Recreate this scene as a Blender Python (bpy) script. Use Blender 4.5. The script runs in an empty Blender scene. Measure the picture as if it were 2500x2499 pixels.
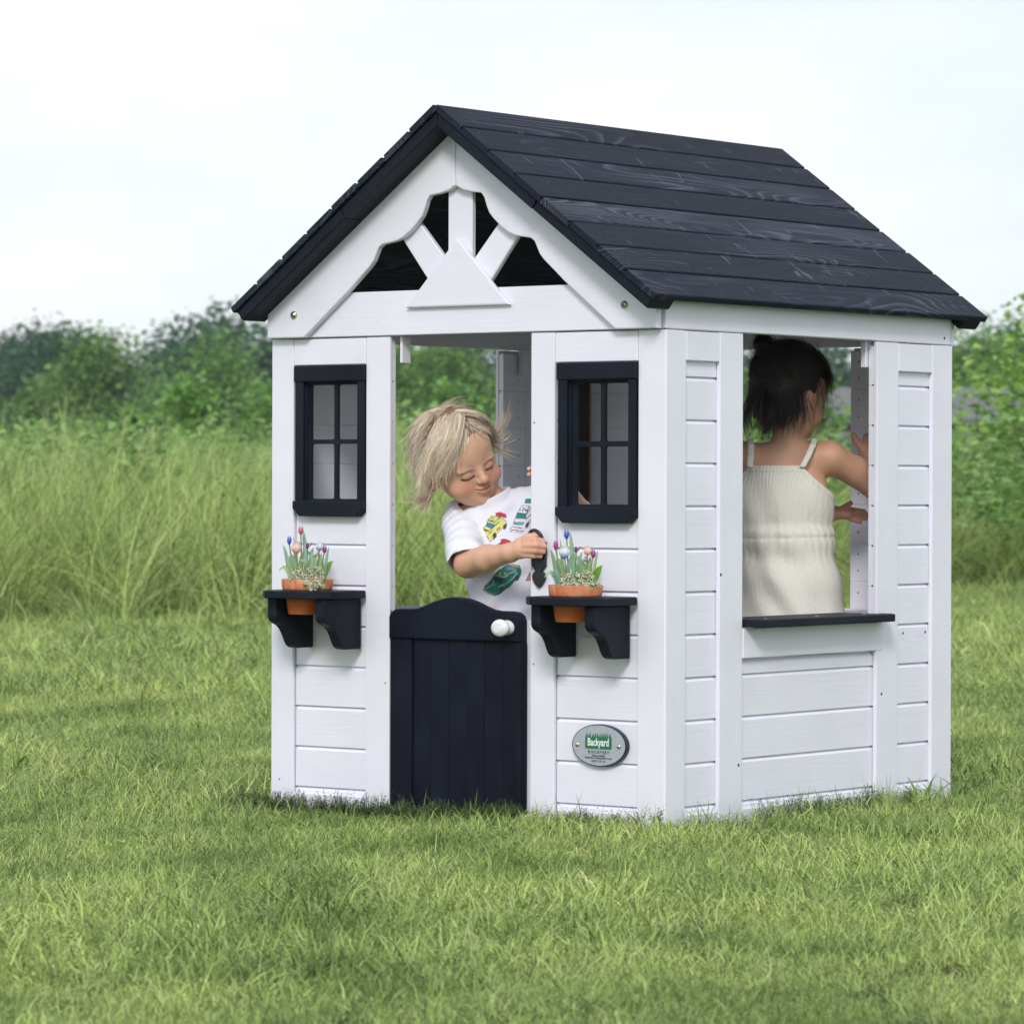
import bpy, bmesh, math, random
import numpy as np
from mathutils import Matrix, Vector
random.seed(7); RNG = np.random.default_rng(11)
S = bpy.context.scene
COL = S.collection
R_ = math.radians

# ------------------------------------------------------------------ camera
CAM_P = Vector((4.3478, -6.1900, 0.6537))
CR = Vector((0.79501, 0.60659, 0.00298)); CU = Vector((-0.00638, 0.00345, 0.99997)); CF = Vector((-0.60656, 0.79501, -0.00661))
cam_d = bpy.data.cameras.new('camera'); cam = bpy.data.objects.new('camera', cam_d); COL.objects.link(cam)
m = Matrix.Identity(4)
for i in range(3):
    m[i][0] = CR[i]; m[i][1] = CU[i]; m[i][2] = -CF[i]; m[i][3] = CAM_P[i]
cam.matrix_world = m
cam_d.lens = 137.03; cam_d.sensor_width = 36; cam_d.sensor_fit = 'HORIZONTAL'
cam_d.clip_start = .1; cam_d.clip_end = 3000
cam_d.dof.use_dof = True; cam_d.dof.focus_distance = 7.7; cam_d.dof.aperture_fstop = 12.5
S.camera = cam

# ------------------------------------------------------------------ world, sun, exposure
SUN = Vector((.42, -.70, .58)).normalized()            # towards the sun
elev = math.asin(SUN.z); azim = math.atan2(SUN.x, SUN.y)
w = bpy.data.worlds.new('World'); S.world = w; w.use_nodes = True
nt = w.node_tree; N = nt.nodes; Lk = nt.links; N.clear()
out = N.new('ShaderNodeOutputWorld'); bg = N.new('ShaderNodeBackground'); Lk.new(bg.outputs[0], out.inputs[0])
bg.inputs[1].default_value = .1
sky = N.new('ShaderNodeTexSky'); sky.sky_type = 'NISHITA'; sky.sun_disc = False
sky.sun_elevation = elev; sky.sun_rotation = azim; sky.air_density = 1.0; sky.dust_density = 1.5
tc = N.new('ShaderNodeTexCoord'); mp = N.new('ShaderNodeMapping'); mp.inputs[3].default_value = (3.2, 3.2, 9)
Lk.new(tc.outputs['Generated'], mp.inputs[0])
nz = N.new('ShaderNodeTexNoise'); nz.inputs['Scale'].default_value = 1.6; nz.inputs['Detail'].default_value = 6; nz.inputs['Roughness'].default_value = .5
Lk.new(mp.outputs[0], nz.inputs[0])
rp = N.new('ShaderNodeValToRGB'); rp.color_ramp.elements[0].position = .36; rp.color_ramp.elements[0].color = (6.75, 7.5, 8.35, 1)
rp.color_ramp.elements[1].position = .6; rp.color_ramp.elements[1].color = (8.35, 8.5, 8.7, 1)
Lk.new(nz.outputs[0], rp.inputs[0])
mx = N.new('ShaderNodeMix'); mx.data_type = 'RGBA'; mx.inputs[0].default_value = .93
Lk.new(sky.outputs[0], mx.inputs[6]); Lk.new(rp.outputs[0], mx.inputs[7]); Lk.new(mx.outputs[2], bg.inputs[0])
sd = bpy.data.lights.new('sun', 'SUN'); sd.energy = 1.5; sd.angle = R_(14); sd.color = (1, .97, .93)
so = bpy.data.objects.new('sun', sd); COL.objects.link(so)
so.rotation_euler = (-SUN).to_track_quat('-Z', 'Y').to_euler(); so.location = (0, 0, 8)
vs = S.view_settings; vs.view_transform = 'Standard'; vs.look = 'None'; vs.exposure = .36; vs.gamma = 1; vs.use_curve_mapping = False
S.cycles.max_bounces = 6; S.cycles.transparent_max_bounces = 6

# ------------------------------------------------------------------ helpers
def tag(o, label=None, cat=None, group=None, kind=None):
    if label: o['label'] = label
    if cat: o['category'] = cat
    if group: o['group'] = group
    if kind: o['kind'] = kind
    return o
def thing(name, label, cat, loc=(0, 0, 0), group=None):
    o = bpy.data.objects.new(name, None); COL.objects.link(o); o.location = loc; o.empty_display_size = .1
    return tag(o, label, cat, group)
def link(name, me, parent=None, loc=None, rot=None):
    """parts modelled in world metres keep their place under an Empty standing anywhere"""
    o = bpy.data.objects.new(name, me); COL.objects.link(o)
    if loc is not None: o.location = loc
    if rot is not None: o.rotation_euler = rot
    if parent is not None:
        o.parent = parent
        root = parent
        while root.parent: root = root.parent
        if parent.parent is None and parent.type == 'EMPTY':
            o.matrix_parent_inverse = Matrix.Translation(-Vector(parent.location))
        elif parent.type == 'MESH' and parent.location.length > 0:
            o.matrix_parent_inverse = (Matrix.Translation(parent.location) @ parent.rotation_euler.to_matrix().to_4x4()).inverted()
    return o
def mesh_from(name, v, f, mat=None, smooth=False, col=None):
    me = bpy.data.meshes.new(name)
    v = np.asarray(v, dtype=np.float32); f = np.asarray(f, dtype=np.int32)
    n = f.shape[1]
    me.vertices.add(len(v)); me.vertices.foreach_set('co', v.ravel())
    me.loops.add(f.size); me.loops.foreach_set('vertex_index', f.ravel())
    me.polygons.add(len(f)); me.polygons.foreach_set('loop_start', np.arange(0, f.size, n, dtype=np.int32))
    if mat: me.materials.append(mat)
    me.update(calc_edges=True)
    if smooth: me.polygons.foreach_set('use_smooth', np.ones(len(f), dtype=bool))
    if col is not None:
        a = me.color_attributes.new('col', 'FLOAT_COLOR', 'POINT')
        c = np.ones((len(v), 4), dtype=np.float32); c[:, :3] = col; a.data.foreach_set('color', c.ravel())
    return me
def bm_mesh(name, bm, mat, smooth=False):
    me = bpy.data.meshes.new(name); bm.normal_update(); bm.to_mesh(me); bm.free()
    if mat: me.materials.append(mat)
    if smooth:
        for p in me.polygons: p.use_smooth = True
    return me
def box_bm(x0, x1, y0, y1, z0, z1, bev=.0015, seg=1):
    bm = bmesh.new(); bmesh.ops.create_cube(bm, size=1)
    for v in bm.verts:
        v.co = Vector(((x0 + x1) / 2 + v.co.x * (x1 - x0), (y0 + y1) / 2 + v.co.y * (y1 - y0), (z0 + z1) / 2 + v.co.z * (z1 - z0)))
    if bev: bmesh.ops.bevel(bm, geom=bm.edges[:], offset=bev, segments=seg, affect='EDGES', profile=.5)
    return bm
def board(name, b, mat, parent, bev=.0015, label=None, seg=1):
    o = link(name, bm_mesh(name, box_bm(*b, bev=bev, seg=seg), mat), parent)
    if label: o['label'] = label
    return o
def prism_bm(poly, f0, f1, bev=.0, seg=1, allv=True):
    """poly: 2D points; f0/f1 map (u,v) to the two end caps"""
    bm = bmesh.new(); a = [bm.verts.new(f0(u, v)) for u, v in poly]; b = [bm.verts.new(f1(u, v)) for u, v in poly]
    n = len(poly)
    fa = bm.faces.new(a); fb = bm.faces.new(b[::-1])
    for i in range(n): bm.faces.new((a[(i + 1) % n], a[i], b[i], b[(i + 1) % n]))
    bmesh.ops.recalc_face_normals(bm, faces=bm.faces[:])
    if bev:
        caps = set(fa.edges) | set(fb.edges)
        bmesh.ops.bevel(bm, geom=list(caps) if not allv else bm.edges[:], offset=bev, segments=seg, affect='EDGES', profile=.5)
    return bm
def prism(name, poly, f0, f1, mat, parent, bev=.0015, label=None, allv=False, seg=1):
    o = link(name, bm_mesh(name, prism_bm(poly, f0, f1, bev, seg, allv), mat), parent)
    if label: o['label'] = label
    return o
def XZ(y): return lambda u, v: Vector((u, y, v))
def YZ(x): return lambda u, v: Vector((x, u, v))
def XY(z): return lambda u, v: Vector((u, v, z))
def lathe_bm(prof, n=24, c=(0, 0, 0), axis=None, sx=1, sy=1):
    bm = bmesh.new(); rings = []
    for r, z in prof:
        rings.append([bm.verts.new((r * sx * math.cos(2 * math.pi * k / n), r * sy * math.sin(2 * math.pi * k / n), z)) for k in range(n)])
    for i in range(len(rings) - 1):
        for k in range(n): bm.faces.new((rings[i][k], rings[i][(k + 1) % n], rings[i + 1][(k + 1) % n], rings[i + 1][k]))
    bmesh.ops.remove_doubles(bm, verts=bm.verts[:], dist=1e-6)
    M = Matrix.Identity(4)
    if axis is not None: M = Vector(axis).to_track_quat('Z', 'Y').to_matrix().to_4x4()
    bmesh.ops.transform(bm, matrix=Matrix.Translation(c) @ M, verts=bm.verts[:])
    bmesh.ops.recalc_face_normals(bm, faces=bm.faces[:])
    return bm
def tube_mesh(name, pts, rad, mat, n=6, col=None):
    pts = [Vector(p) for p in pts]; V = []; F = []
    for i, p in enumerate(pts):
        t = (pts[min(i + 1, len(pts) - 1)] - pts[max(i - 1, 0)]).normalized()
        a = t.orthogonal().normalized() if i == 0 else (a - t * a.dot(t)).normalized()
        b = t.cross(a); r = rad[i] if hasattr(rad, '__len__') else rad
        for k in range(n):
            an = 2 * math.pi * k / n; V.append(p + (a * math.cos(an) + b * math.sin(an)) * r)
    for i in range(len(pts) - 1):
        for k in range(n): F.append((i * n + k, i * n + (k + 1) % n, (i + 1) * n + (k + 1) % n, (i + 1) * n + k))
    return mesh_from(name, [tuple(v) for v in V], F, mat, True, col)
# view-aligned ground frame: metres away from the photographer's stand (d) and sideways (a)
F2 = Vector((CF.x, CF.y, 0)).normalized(); R2 = Vector((CR.x, CR.y, 0)).normalized(); P2 = Vector((CAM_P.x, CAM_P.y, 0))
def field(d, a, z=0): return P2 + F2 * d + R2 * a + Vector((0, 0, z))

# ------------------------------------------------------------------ materials
def mat_new(name):
    m = bpy.data.materials.new(name); m.use_nodes = True
    nt = m.node_tree; b = nt.nodes['Principled BSDF']; return m, nt, b
def node(nt, t, **k):
    n = nt.nodes.new(t)
    for a, v in k.items(): setattr(n, a, v)
    return n
def noise(nt, vec, scale, detail=3, rough=.5, dist=0):
    n = node(nt, 'ShaderNodeTexNoise'); n.inputs['Scale'].default_value = scale; n.inputs['Detail'].default_value = detail
    n.inputs['Roughness'].default_value = rough; n.inputs['Distortion'].default_value = dist
    if vec is not None: nt.links.new(vec, n.inputs['Vector'])
    return n
def mapping(nt, vec, scale=(1, 1, 1)):
    n = node(nt, 'ShaderNodeMapping'); n.inputs['Scale'].default_value = scale; nt.links.new(vec, n.inputs[0]); return n
def ramp(nt, fac, stops):
    r = node(nt, 'ShaderNodeValToRGB'); e = r.color_ramp.elements
    while len(e) > 2: e.remove(e[-1])
    for i, (p, c) in enumerate(stops):
        if i >= 2: e.new(p)
        e[i].position = p; e[i].color = (*c, 1) if len(c) == 3 else c
    nt.links.new(fac, r.inputs[0]); return r
def bump(nt, b, h, strength=.2, dist=.001):
    n = node(nt, 'ShaderNodeBump'); n.inputs['Strength'].default_value = strength; n.inputs['Distance'].default_value = dist
    nt.links.new(h, n.inputs['Height']); nt.links.new(n.outputs[0], b.inputs['Normal']); return n

def painted(name, base, rough, grain=(1, 1, 1), var=.03, bstr=.42, spots=True, spec=.5):
    m, nt, b = mat_new(name); tc = node(nt, 'ShaderNodeTexCoord'); oi = node(nt, 'ShaderNodeObjectInfo')
    add = node(nt, 'ShaderNodeVectorMath', operation='ADD')
    nt.links.new(tc.outputs['Object'], add.inputs[0]); nt.links.new(oi.outputs['Random'], add.inputs[1])
    mp = mapping(nt, add.outputs[0], grain)
    n1 = noise(nt, mp.outputs[0], 1, 5, .6, .4); n2 = noise(nt, add.outputs[0], 7, 3)
    lo = tuple(c * (1 - var) for c in base); hi = tuple(min(1, c * (1 + var)) for c in base)
    r = ramp(nt, n2.outputs[0], [(.3, lo), (.7, hi)])
    last = r.outputs[0]
    if spots:
        vo = node(nt, 'ShaderNodeTexVoronoi'); vo.inputs['Scale'].default_value = 26; nt.links.new(add.outputs[0], vo.inputs['Vector'])
        rr = ramp(nt, vo.outputs['Distance'], [(.02, (.0, .0, .0)), (.035, (1, 1, 1))])
        gate = noise(nt, add.outputs[0], 3.1, 0); gr = ramp(nt, gate.outputs[0], [(.60, (1, 1, 1)), (.64, (0, 0, 0))])
        mxg = node(nt, 'ShaderNodeMath', operation='MAXIMUM'); nt.links.new(rr.outputs[0], mxg.inputs[0]); nt.links.new(gr.outputs[0], mxg.inputs[1])
        mm = node(nt, 'ShaderNodeMix', data_type='RGBA'); nt.links.new(mxg.outputs[0], mm.inputs[0])
        mm.inputs[6].default_value = (base[0] * .45, base[1] * .43, base[2] * .42, 1); nt.links.new(last, mm.inputs[7]); last = mm.outputs[2]
    ob = mapping(nt, tc.outputs['Object'], (1, 1, 1))
    mz = node(nt, 'ShaderNodeMix', data_type='FLOAT'); mz.inputs[2].default_value = rough - .06; mz.inputs[3].default_value = rough + .1
    nt.links.new(n1.outputs[0], mz.inputs[0]); nt.links.new(mz.outputs[0], b.inputs['Roughness'])
    nt.links.new(last, b.inputs['Base Color'])
    b.inputs['Specular IOR Level'].default_value = spec
    bump(nt, b, n1.outputs[0], bstr, .0012)
    return m
WHITE = (.81, .805, .898)
M_h = painted('white_paint_across', WHITE, .42, (6, 60, 140))        # grain runs along x
M_v = painted('white_paint_upright', WHITE, .42, (110, 110, 5))      # grain runs up
M_s = painted('white_paint_side', WHITE, .42, (60, 6, 140))          # grain runs along y
M_k = painted('black_paint', (.0102, .0132, .0225), .48, (90, 90, 8), .25, .3, False, .14)
M_kd = painted('black_paint_door', (.0075, .0095, .019), .5, (120, 90, 4), .35, .6, False, .12)
def plain(name, base, rough=.5, metal=0, var=0, scale=30, bs=0):
    m, nt, b = mat_new(name); b.inputs['Base Color'].default_value = (*base, 1); b.inputs['Roughness'].default_value = rough; b.inputs['Metallic'].default_value = metal
    if var:
        tc = node(nt, 'ShaderNodeTexCoord'); n = noise(nt, tc.outputs['Object'], scale, 4)
        r = ramp(nt, n.outputs[0], [(.3, tuple(c * (1 - var) for c in base)), (.7, tuple(min(1, c * (1 + var)) for c in base))])
        nt.links.new(r.outputs[0], b.inputs['Base Color'])
        if bs: bump(nt, b, n.outputs[0], bs, .001)
    return m
M_plastic = plain('black_plastic', (.014, .017, .022), .33, var=.2)
M_knob = plain('white_plastic', (.82, .82, .84), .25, var=.03)
M_steel = plain('zinc_screw', (.62, .6, .5), .3, .9, var=.2, scale=300)
M_nail = plain('dark_nail', (.05, .05, .06), .5, .4, var=.2)
M_brown = plain('brown_board', (.045, .033, .024), .6, var=.3, scale=20)
M_edge = plain('bare_wood', (.34, .17, .08), .7, var=.2, scale=60)

def roofmat():
    m, nt, b = mat_new('black_stained_roof_wood'); tc = node(nt, 'ShaderNodeTexCoord'); oi = node(nt, 'ShaderNodeObjectInfo')
    sc = node(nt, 'ShaderNodeVectorMath', operation='SCALE'); sc.inputs['Scale'].default_value = 37.0
    cmb = node(nt, 'ShaderNodeCombineXYZ')
    for i in range(3): nt.links.new(oi.outputs['Random'], cmb.inputs[i])
    nt.links.new(cmb.outputs[0], sc.inputs[0])
    add = node(nt, 'ShaderNodeVectorMath', operation='ADD'); nt.links.new(tc.outputs['Object'], add.inputs[0]); nt.links.new(sc.outputs[0], add.inputs[1])
    mp = mapping(nt, add.outputs[0], (7, 1.25, 7)); n1 = noise(nt, mp.outputs[0], 1.0, 1.2, .35, .1)
    mul = node(nt, 'ShaderNodeMath', operation='MULTIPLY'); mul.inputs[1].default_value = 34; nt.links.new(n1.outputs[0], mul.inputs[0])
    fr = node(nt, 'ShaderNodeMath', operation='FRACT'); nt.links.new(mul.outputs[0], fr.inputs[0])
    ring = ramp(nt, fr.outputs[0], [(.0, (0, 0, 0)), (.5, (.12, .12, .12)), (.85, (.62, .62, .62)), (1, (0, 0, 0))])
    gate = noise(nt, mapping(nt, add.outputs[0], (5, 1.7, 5)).outputs[0], 1.3, 2); gr = ramp(nt, gate.outputs[0], [(.40, (.10, .10, .10)), (.70, (.9, .9, .9))])
    fine = noise(nt, mapping(nt, add.outputs[0], (260, 5, 260)).outputs[0], 1, 3, .6)
    mg = node(nt, 'ShaderNodeMath', operation='MULTIPLY'); nt.links.new(ring.outputs[0], mg.inputs[0]); nt.links.new(gr.outputs[0], mg.inputs[1])
    # pale wear marks running across some boards
    ws = noise(nt, mapping(nt, add.outputs[0], (11, 30, 11)).outputs[0], 1, 2, .5, 1.2); wr = ramp(nt, ws.outputs[0], [(.66, (0, 0, 0)), (.78, (.8, .8, .8))])
    sm = node(nt, 'ShaderNodeMath', operation='ADD'); nt.links.new(mg.outputs[0], sm.inputs[0]); nt.links.new(wr.outputs[0], sm.inputs[1])
    fm = node(nt, 'ShaderNodeMath', operation='MULTIPLY_ADD'); fm.inputs[1].default_value = .78; nt.links.new(fine.outputs[0], fm.inputs[0]); nt.links.new(sm.outputs[0], fm.inputs[2])
    fm2 = node(nt, 'ShaderNodeMath', operation='MULTIPLY_ADD'); fm2.inputs[1].default_value = .25; nt.links.new(oi.outputs['Random'], fm2.inputs[0]); nt.links.new(fm.outputs[0], fm2.inputs[2])
    r = ramp(nt, fm2.outputs[0], [(.10, (.0055, .0070, .013)), (.6, (.0205, .0245, .040)), (1.3, (.078, .087, .115))])
    nt.links.new(r.outputs[0], b.inputs['Base Color']); b.inputs['Roughness'].default_value = .62
    b.inputs['Specular IOR Level'].default_value = .07
    bump(nt, b, fm.outputs[0], .35, .0012)
    return m
M_roof = roofmat()

def vcol(name, rough=.5, trans=0, bs=0, bscale=400, spec=.5, sss=0, jitter=0, patch=0, wave=None):
    """colour from the mesh's own 'col' attribute (surface colour; on skin it also holds the painted lid shade)"""
    m, nt, b = mat_new(name); a = node(nt, 'ShaderNodeAttribute'); a.attribute_name = 'col'; last = a.outputs['Color']
    if jitter:
        oi = node(nt, 'ShaderNodeObjectInfo'); hs = node(nt, 'ShaderNodeHueSaturation')
        mr = node(nt, 'ShaderNodeMapRange'); mr.inputs[3].default_value = 1 - jitter; mr.inputs[4].default_value = 1 + jitter
        nt.links.new(oi.outputs['Random'], mr.inputs[0]); nt.links.new(mr.outputs[0], hs.inputs['Value']); nt.links.new(last, hs.inputs['Color']); last = hs.outputs[0]
    if patch:
        g = node(nt, 'ShaderNodeNewGeometry'); n = noise(nt, g.outputs['Position'], 2.1, 5, .62); r = ramp(nt, n.outputs[0], [(.38, (.42, .54, .36)), (.50, (.95, 1.0, .92)), (.63, (1.32, 1.25, 1.18))])
        mm = node(nt, 'ShaderNodeMix', data_type='RGBA', blend_type='MULTIPLY'); mm.inputs[0].default_value = patch
        nt.links.new(last, mm.inputs[6]); nt.links.new(r.outputs[0], mm.inputs[7]); last = mm.outputs[2]
    nt.links.new(last, b.inputs['Base Color']); b.inputs['Roughness'].default_value = rough; b.inputs['Specular IOR Level'].default_value = spec
    if sss:
        b.inputs['Subsurface Weight'].default_value = sss; b.inputs['Subsurface Radius'].default_value = (1, .35, .2); b.inputs['Subsurface Scale'].default_value = .006
    if bs:
        tc = node(nt, 'ShaderNodeTexCoord')
        if wave: n = noise(nt, mapping(nt, tc.outputs['Object'], wave).outputs[0], 1, 3, .6)
        else: n = noise(nt, tc.outputs['Object'], bscale, 3)
        bump(nt, b, n.outputs[0], bs, .004 if wave else .001)
    if trans:
        tr = node(nt, 'ShaderNodeBsdfTranslucent'); nt.links.new(last, tr.inputs[0]); ms = node(nt, 'ShaderNodeMixShader'); ms.inputs[0].default_value = trans
        o = nt.nodes['Material Output']; nt.links.new(b.outputs[0], ms.inputs[1]); nt.links.new(tr.outputs[0], ms.inputs[2]); nt.links.new(ms.outputs[0], o.inputs[0])
    return m
M_lawn = vcol('lawn_blades', .5, .16, spec=.35, jitter=.12, patch=.8)
M_meadow = vcol('meadow_blades', .55, .15, spec=.25, jitter=.15, patch=.4)
M_leaf = vcol('leaves', .45, .35, spec=.35, jitter=.15)
M_tree = vcol('tree_leaves', .6, .25, spec=.2, jitter=.12)
M_pleaf = vcol('tulip_leaves', .42, .3, spec=.4)
M_petal = vcol('petals', .45, .3, spec=.3)
M_skin = vcol('skin', .48, 0, .12, 500, .35, .12)
M_hair = vcol('hair', .42, .12, spec=.45)
M_shirt = vcol('cotton_shirt', .85, 0, .25, 900, .15)
M_romp = vcol('gauze_romper', .9, 0, .7, 300, .1, wave=(420, 420, 30))
M_bark = plain('bark', (.09, .07, .05), .9, var=.4, scale=8, bs=.5)

# ================================================================== SETTING: ground
def ground_mesh():
    n = 160; V = []; F = []
    ds = np.concatenate([np.linspace(-12, 40, 120), np.geomspace(42, 1500, 41)])
    for d in ds:
        half = max(30, abs(d) * 1.2)
        for a in np.linspace(-1, 1, 41):
            p = field(d, a * half); V.append((p.x, p.y, -.036))
    F = [(i * 41 + j, i * 41 + j + 1, (i + 1) * 41 + j + 1, (i + 1) * 41 + j) for i in range(len(ds) - 1) for j in range(40)]
    m, nt, b = mat_new('soil_and_thatch'); g = node(nt, 'ShaderNodeNewGeometry'); n1 = noise(nt, g.outputs['Position'], 14, 6, .7)
    r = ramp(nt, n1.outputs[0], [(.3, (.035, .05, .018)), (.6, (.09, .125, .04)), (.8, (.14, .16, .06))])
    nt.links.new(r.outputs[0], b.inputs['Base Color']); b.inputs['Roughness'].default_value = .95; bump(nt, b, n1.outputs[0], .8, .02)
    return mesh_from('ground', V, F, m)
tag(link('ground', ground_mesh()), 'grassy ground running out to the tree line', None, None, 'structure')

# ================================================================== PLAYHOUSE
W, D, H = 1.01, 1.075, .96
XM = -.506
house = thing('playhouse', 'white wooden playhouse with black gabled plank roof standing on the lawn', 'playhouse', (XM, D / 2, 0))
PITCH = .0842; Z0 = .0262
ROWS = [(.0, Z0)] + [(Z0 + i * PITCH, Z0 + (i + 1) * PITCH) for i in range(11)] + [(Z0 + 11 * PITCH, .965)]
T1, T2 = .0095, .0215        # trim depth, then the siding behind it

def siding(face, u0, u1, z0=0, z1=.955, side='front'):
    """one board per row; face(u, depth, z) -> world point, depth grows into the house"""
    for a, b in ROWS:
        lo, hi = max(a, z0), min(b, z1)
        if hi - lo < .006: continue
        top = hi >= b - 1e-4 and hi < z1 - 1e-4
        ch = .0048 if hi - lo > .015 else .001
        j = random.uniform(-.0006, .0006)
        poly = [(T1 + j, lo + .0022), (T1 + j, hi - (ch + .0022)), (T1 + .0042, hi - .0018), (T1 + .0062, hi - .0018), (T1 + .0062, hi - .0002), (T2 - .0018, hi - .0002), (T2, hi - .002), (T2, lo + .0016), (T2 - .0018, lo), (T1 + .0058, lo), (T1 + .0058, lo + .0012), (T1 + .0012 + j, lo + .0012)]
        mt = M_h if side == 'front' else M_s
        prism('siding_board', poly, lambda d, z: face(u0, d, z), lambda d, z: face(u1, d, z), mt, house, bev=0)
fr = lambda u, d, z: Vector((u, d, z))                   # front wall (y=0, faces -y)
bk = lambda u, d, z: Vector((u, D - d, z))
rt = lambda u, d, z: Vector((-d, u, z))
lf = lambda u, d, z: Vector((-W + d, u, z))
def trim(face, u0, u1, z0, z1, name='trim_board', mat=None, d0=0, d1=T1, bev=.0016, label=None):
    a = face(u0, d0, z0); b = face(u1, d1, z1)
    c = [min(a[i], b[i]) if k == 0 else max(a[i], b[i]) for i in range(3) for k in (0, 1)]
    return board(name, c, mat or (M_v if z1 - z0 > abs(u1 - u0) else M_h), house, bev, label)

# --- front wall
ZT = .9585
for (u0, u1) in ((-1.009, -.9495), (-.7535, -.6905), (-.3285, -.2695), (-.0665, -.0015)):
    trim(fr, u0, u1, -.05, ZT, 'post_board')
trim(fr, -.9485, -.7545, .9035, ZT - .0008, 'head_board'); trim(fr, -.2685, -.0675, .8985, ZT - .0008, 'head_board')
trim(fr, -.9485, -.7545, -.05, .0135, 'base_board', d0=.002); trim(fr, -.2685, -.0675, -.05, .0135, 'base_board', d0=.002)
siding(fr, -.9475, -.7555, .0, .606); siding(fr, -.2675, -.0685, .0, .598)
siding(fr, -1.0, -.9505, .0); siding(fr, -.7525, -.6925); siding(fr, -.3265, -.2705); siding(fr, -.0655, -.0225)
# --- right side wall and its mirror on the left
for face, sd in ((rt, 'side'), (lf, 'side')):
    for (u0, u1) in ((.0012, .0685), (.1855, .2675), (.7695, .8545), (.9915, 1.0735)):
        trim(face, u0, u1, -.05, ZT, 'post_board')
    trim(face, .0695, .1845, .9, ZT - .0008, 'head_board'); trim(face, .8555, .9905, .8985, ZT - .0008, 'head_board')
    trim(face, .0695, .1845, -.05, .012, 'base_board', d0=.002); trim(face, .2685, .7685, -.05, .012, 'base_board', d0=.002); trim(face, .8555, .9905, -.05, .012, 'base_board', d0=.002)
    trim(face, .2685, .7905, .3115, .3715, 'apron_board', d0=-.0012, d1=T1 - .003, mat=M_s)
    siding(face, .0705, .1835, 0, .955, sd); siding(face, .8565, .9895, 0, .955, sd)
    siding(face, .2695, .7675, 0, .3095, sd); siding(face, .0225, .0695, 0, .955, sd)
    siding(face, .1845, .2665, 0, .955, sd); siding(face, .7705, .8545, 0, .955, sd); siding(face, .9905, 1.052, 0, .955, sd)
# --- back wall, with its wide opening above a counter
for (u0, u1) in ((-1.009, -.945), (-.775, -.705), (-.2465, -.190), (-.0665, -.0015)):
    trim(bk, u0, u1, -.05, ZT, 'post_board')
siding(bk, -.975, -.706); siding(bk, -.2455, -.034); siding(bk, -.703, -.2475, 0, .36)
trim(bk, -.7, -.25, .30, .372, 'apron_board', d1=T1 - .003)

# --- beams on top of the side walls
for face in (rt, lf):
    a = face(.004, .003, .9605); b = face(D - .004, .022, 1.034)
    c = [min(a[i], b[i]) if k == 0 else max(a[i], b[i]) for i in range(3) for k in (0, 1)]
    board('eaves_beam', c, M_s, house, .002)
# inner cleats hanging under the beams
for x, y in ((-.983, .03), (-.983, 1.03), (-.0355, .03), (-.0355, 1.03), (-.672, .0275), (-.978, .835), (-.03, .775), (-.03, .26)):
    board('corner_cleat', (x - (.003 if y < .0276 and x < -.6 and x > -.7 else .006), x + (.003 if y < .0276 and x < -.6 and x > -.7 else .006), y - .014, y + .014, .905, .96), M_v, house, .001)
board('brown_inner_board', (-.9845, -.953, 1.0, 1.050, .02, .93), M_brown, house, .002, 'dark brown upright board in the far inside corner')
board('brown_board_edge', (-.9527, -.9497, 1.046, 1.0505, .02, .93), M_edge, house, .0005)

board('door_stop', (-.366, -.3285, .0285, .037, -.02, .385), M_v, house, .001)
# --- counters on the side walls
def counter(face, sgn):
    pl = [(-.09, .272), (.040, .272), (.047, .279), (.047, .768), (.024, .792), (-.0005, .792), (-.0005, .766), (-.09, .766)]
    g = (lambda z: (lambda u, v: Vector((u, v, z)))) if sgn > 0 else (lambda z: (lambda u, v: Vector((-W - u, v, z))))
    o = prism('counter', pl, g(.3735), g(.3895), M_k, house, .0022, allv=False, seg=2)
    for y in (.33, .52, .70):
        sx = .012 if sgn > 0 else -W - .012
        s = link('screw', bm_mesh('screw', lathe_bm([(0, .0016), (.0032, .0012), (.0042, .0)], 10, (sx, y, .3897)), M_steel, True), o)
counter(rt, 1); counter(lf, -1)
board('inner_ledge', (-.70, -.20, D - .14, D - .024, .372, .388), M_h, house, .002, 'white ledge inside along the back wall')
# back wall ledge support hidden in the corner
board('ledge_support', (-.262, -.248, D - .13, D - .03, .30, .3715), M_h, house, .001)

# --- visible screw dots inside and nail dots outside (each row of tiny heads is one joined part)
def dots(name, pts, axis, r=.0022, mat=M_nail, parent=None):
    bm = bmesh.new()
    for p in pts:
        b = lathe_bm([(0, .0008), (r * .7, .0006), (r, .0)], 8, p, axis); me = bpy.data.meshes.new('t'); b.to_mesh(me); b.free(); bm.from_mesh(me); bpy.data.meshes.remove(me)
    o = link(name, bm_mesh(name, bm, mat, True), parent or house); o['kind'] = 'stuff'; return o
zz = [Z0 + i * PITCH + q for i in range(0, 11) for q in (.024, .06)]
dots('screw_heads', [(-W + T2 + .0002, y, z) for y in (.828,) for z in zz] + [(-W + T2 + .0002, y, z) for y in (.09, .195) for z in zz], (1, 0, 0), .0020)
dots('screw_heads', [(x, D - T2 - .0002, z) for x in (-.225, -.765) for z in zz], (0, -1, 0), .0020)
dots('screw_heads', [(.0002, .875, .345), (.0002, .965, .345), (.0002, .79, .22), (-.0028, 1.045, .975), (.0002, .19, .48), (.0002, .255, .10)], (1, 0, 0), .0034)
dots('screw_heads', [(-.70, -.0002, .25), (-.32, -.0002, .30), (-.32, -.0002, .78), (-.985, -.0002, .04)], (0, -1, 0), .0018)

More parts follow.
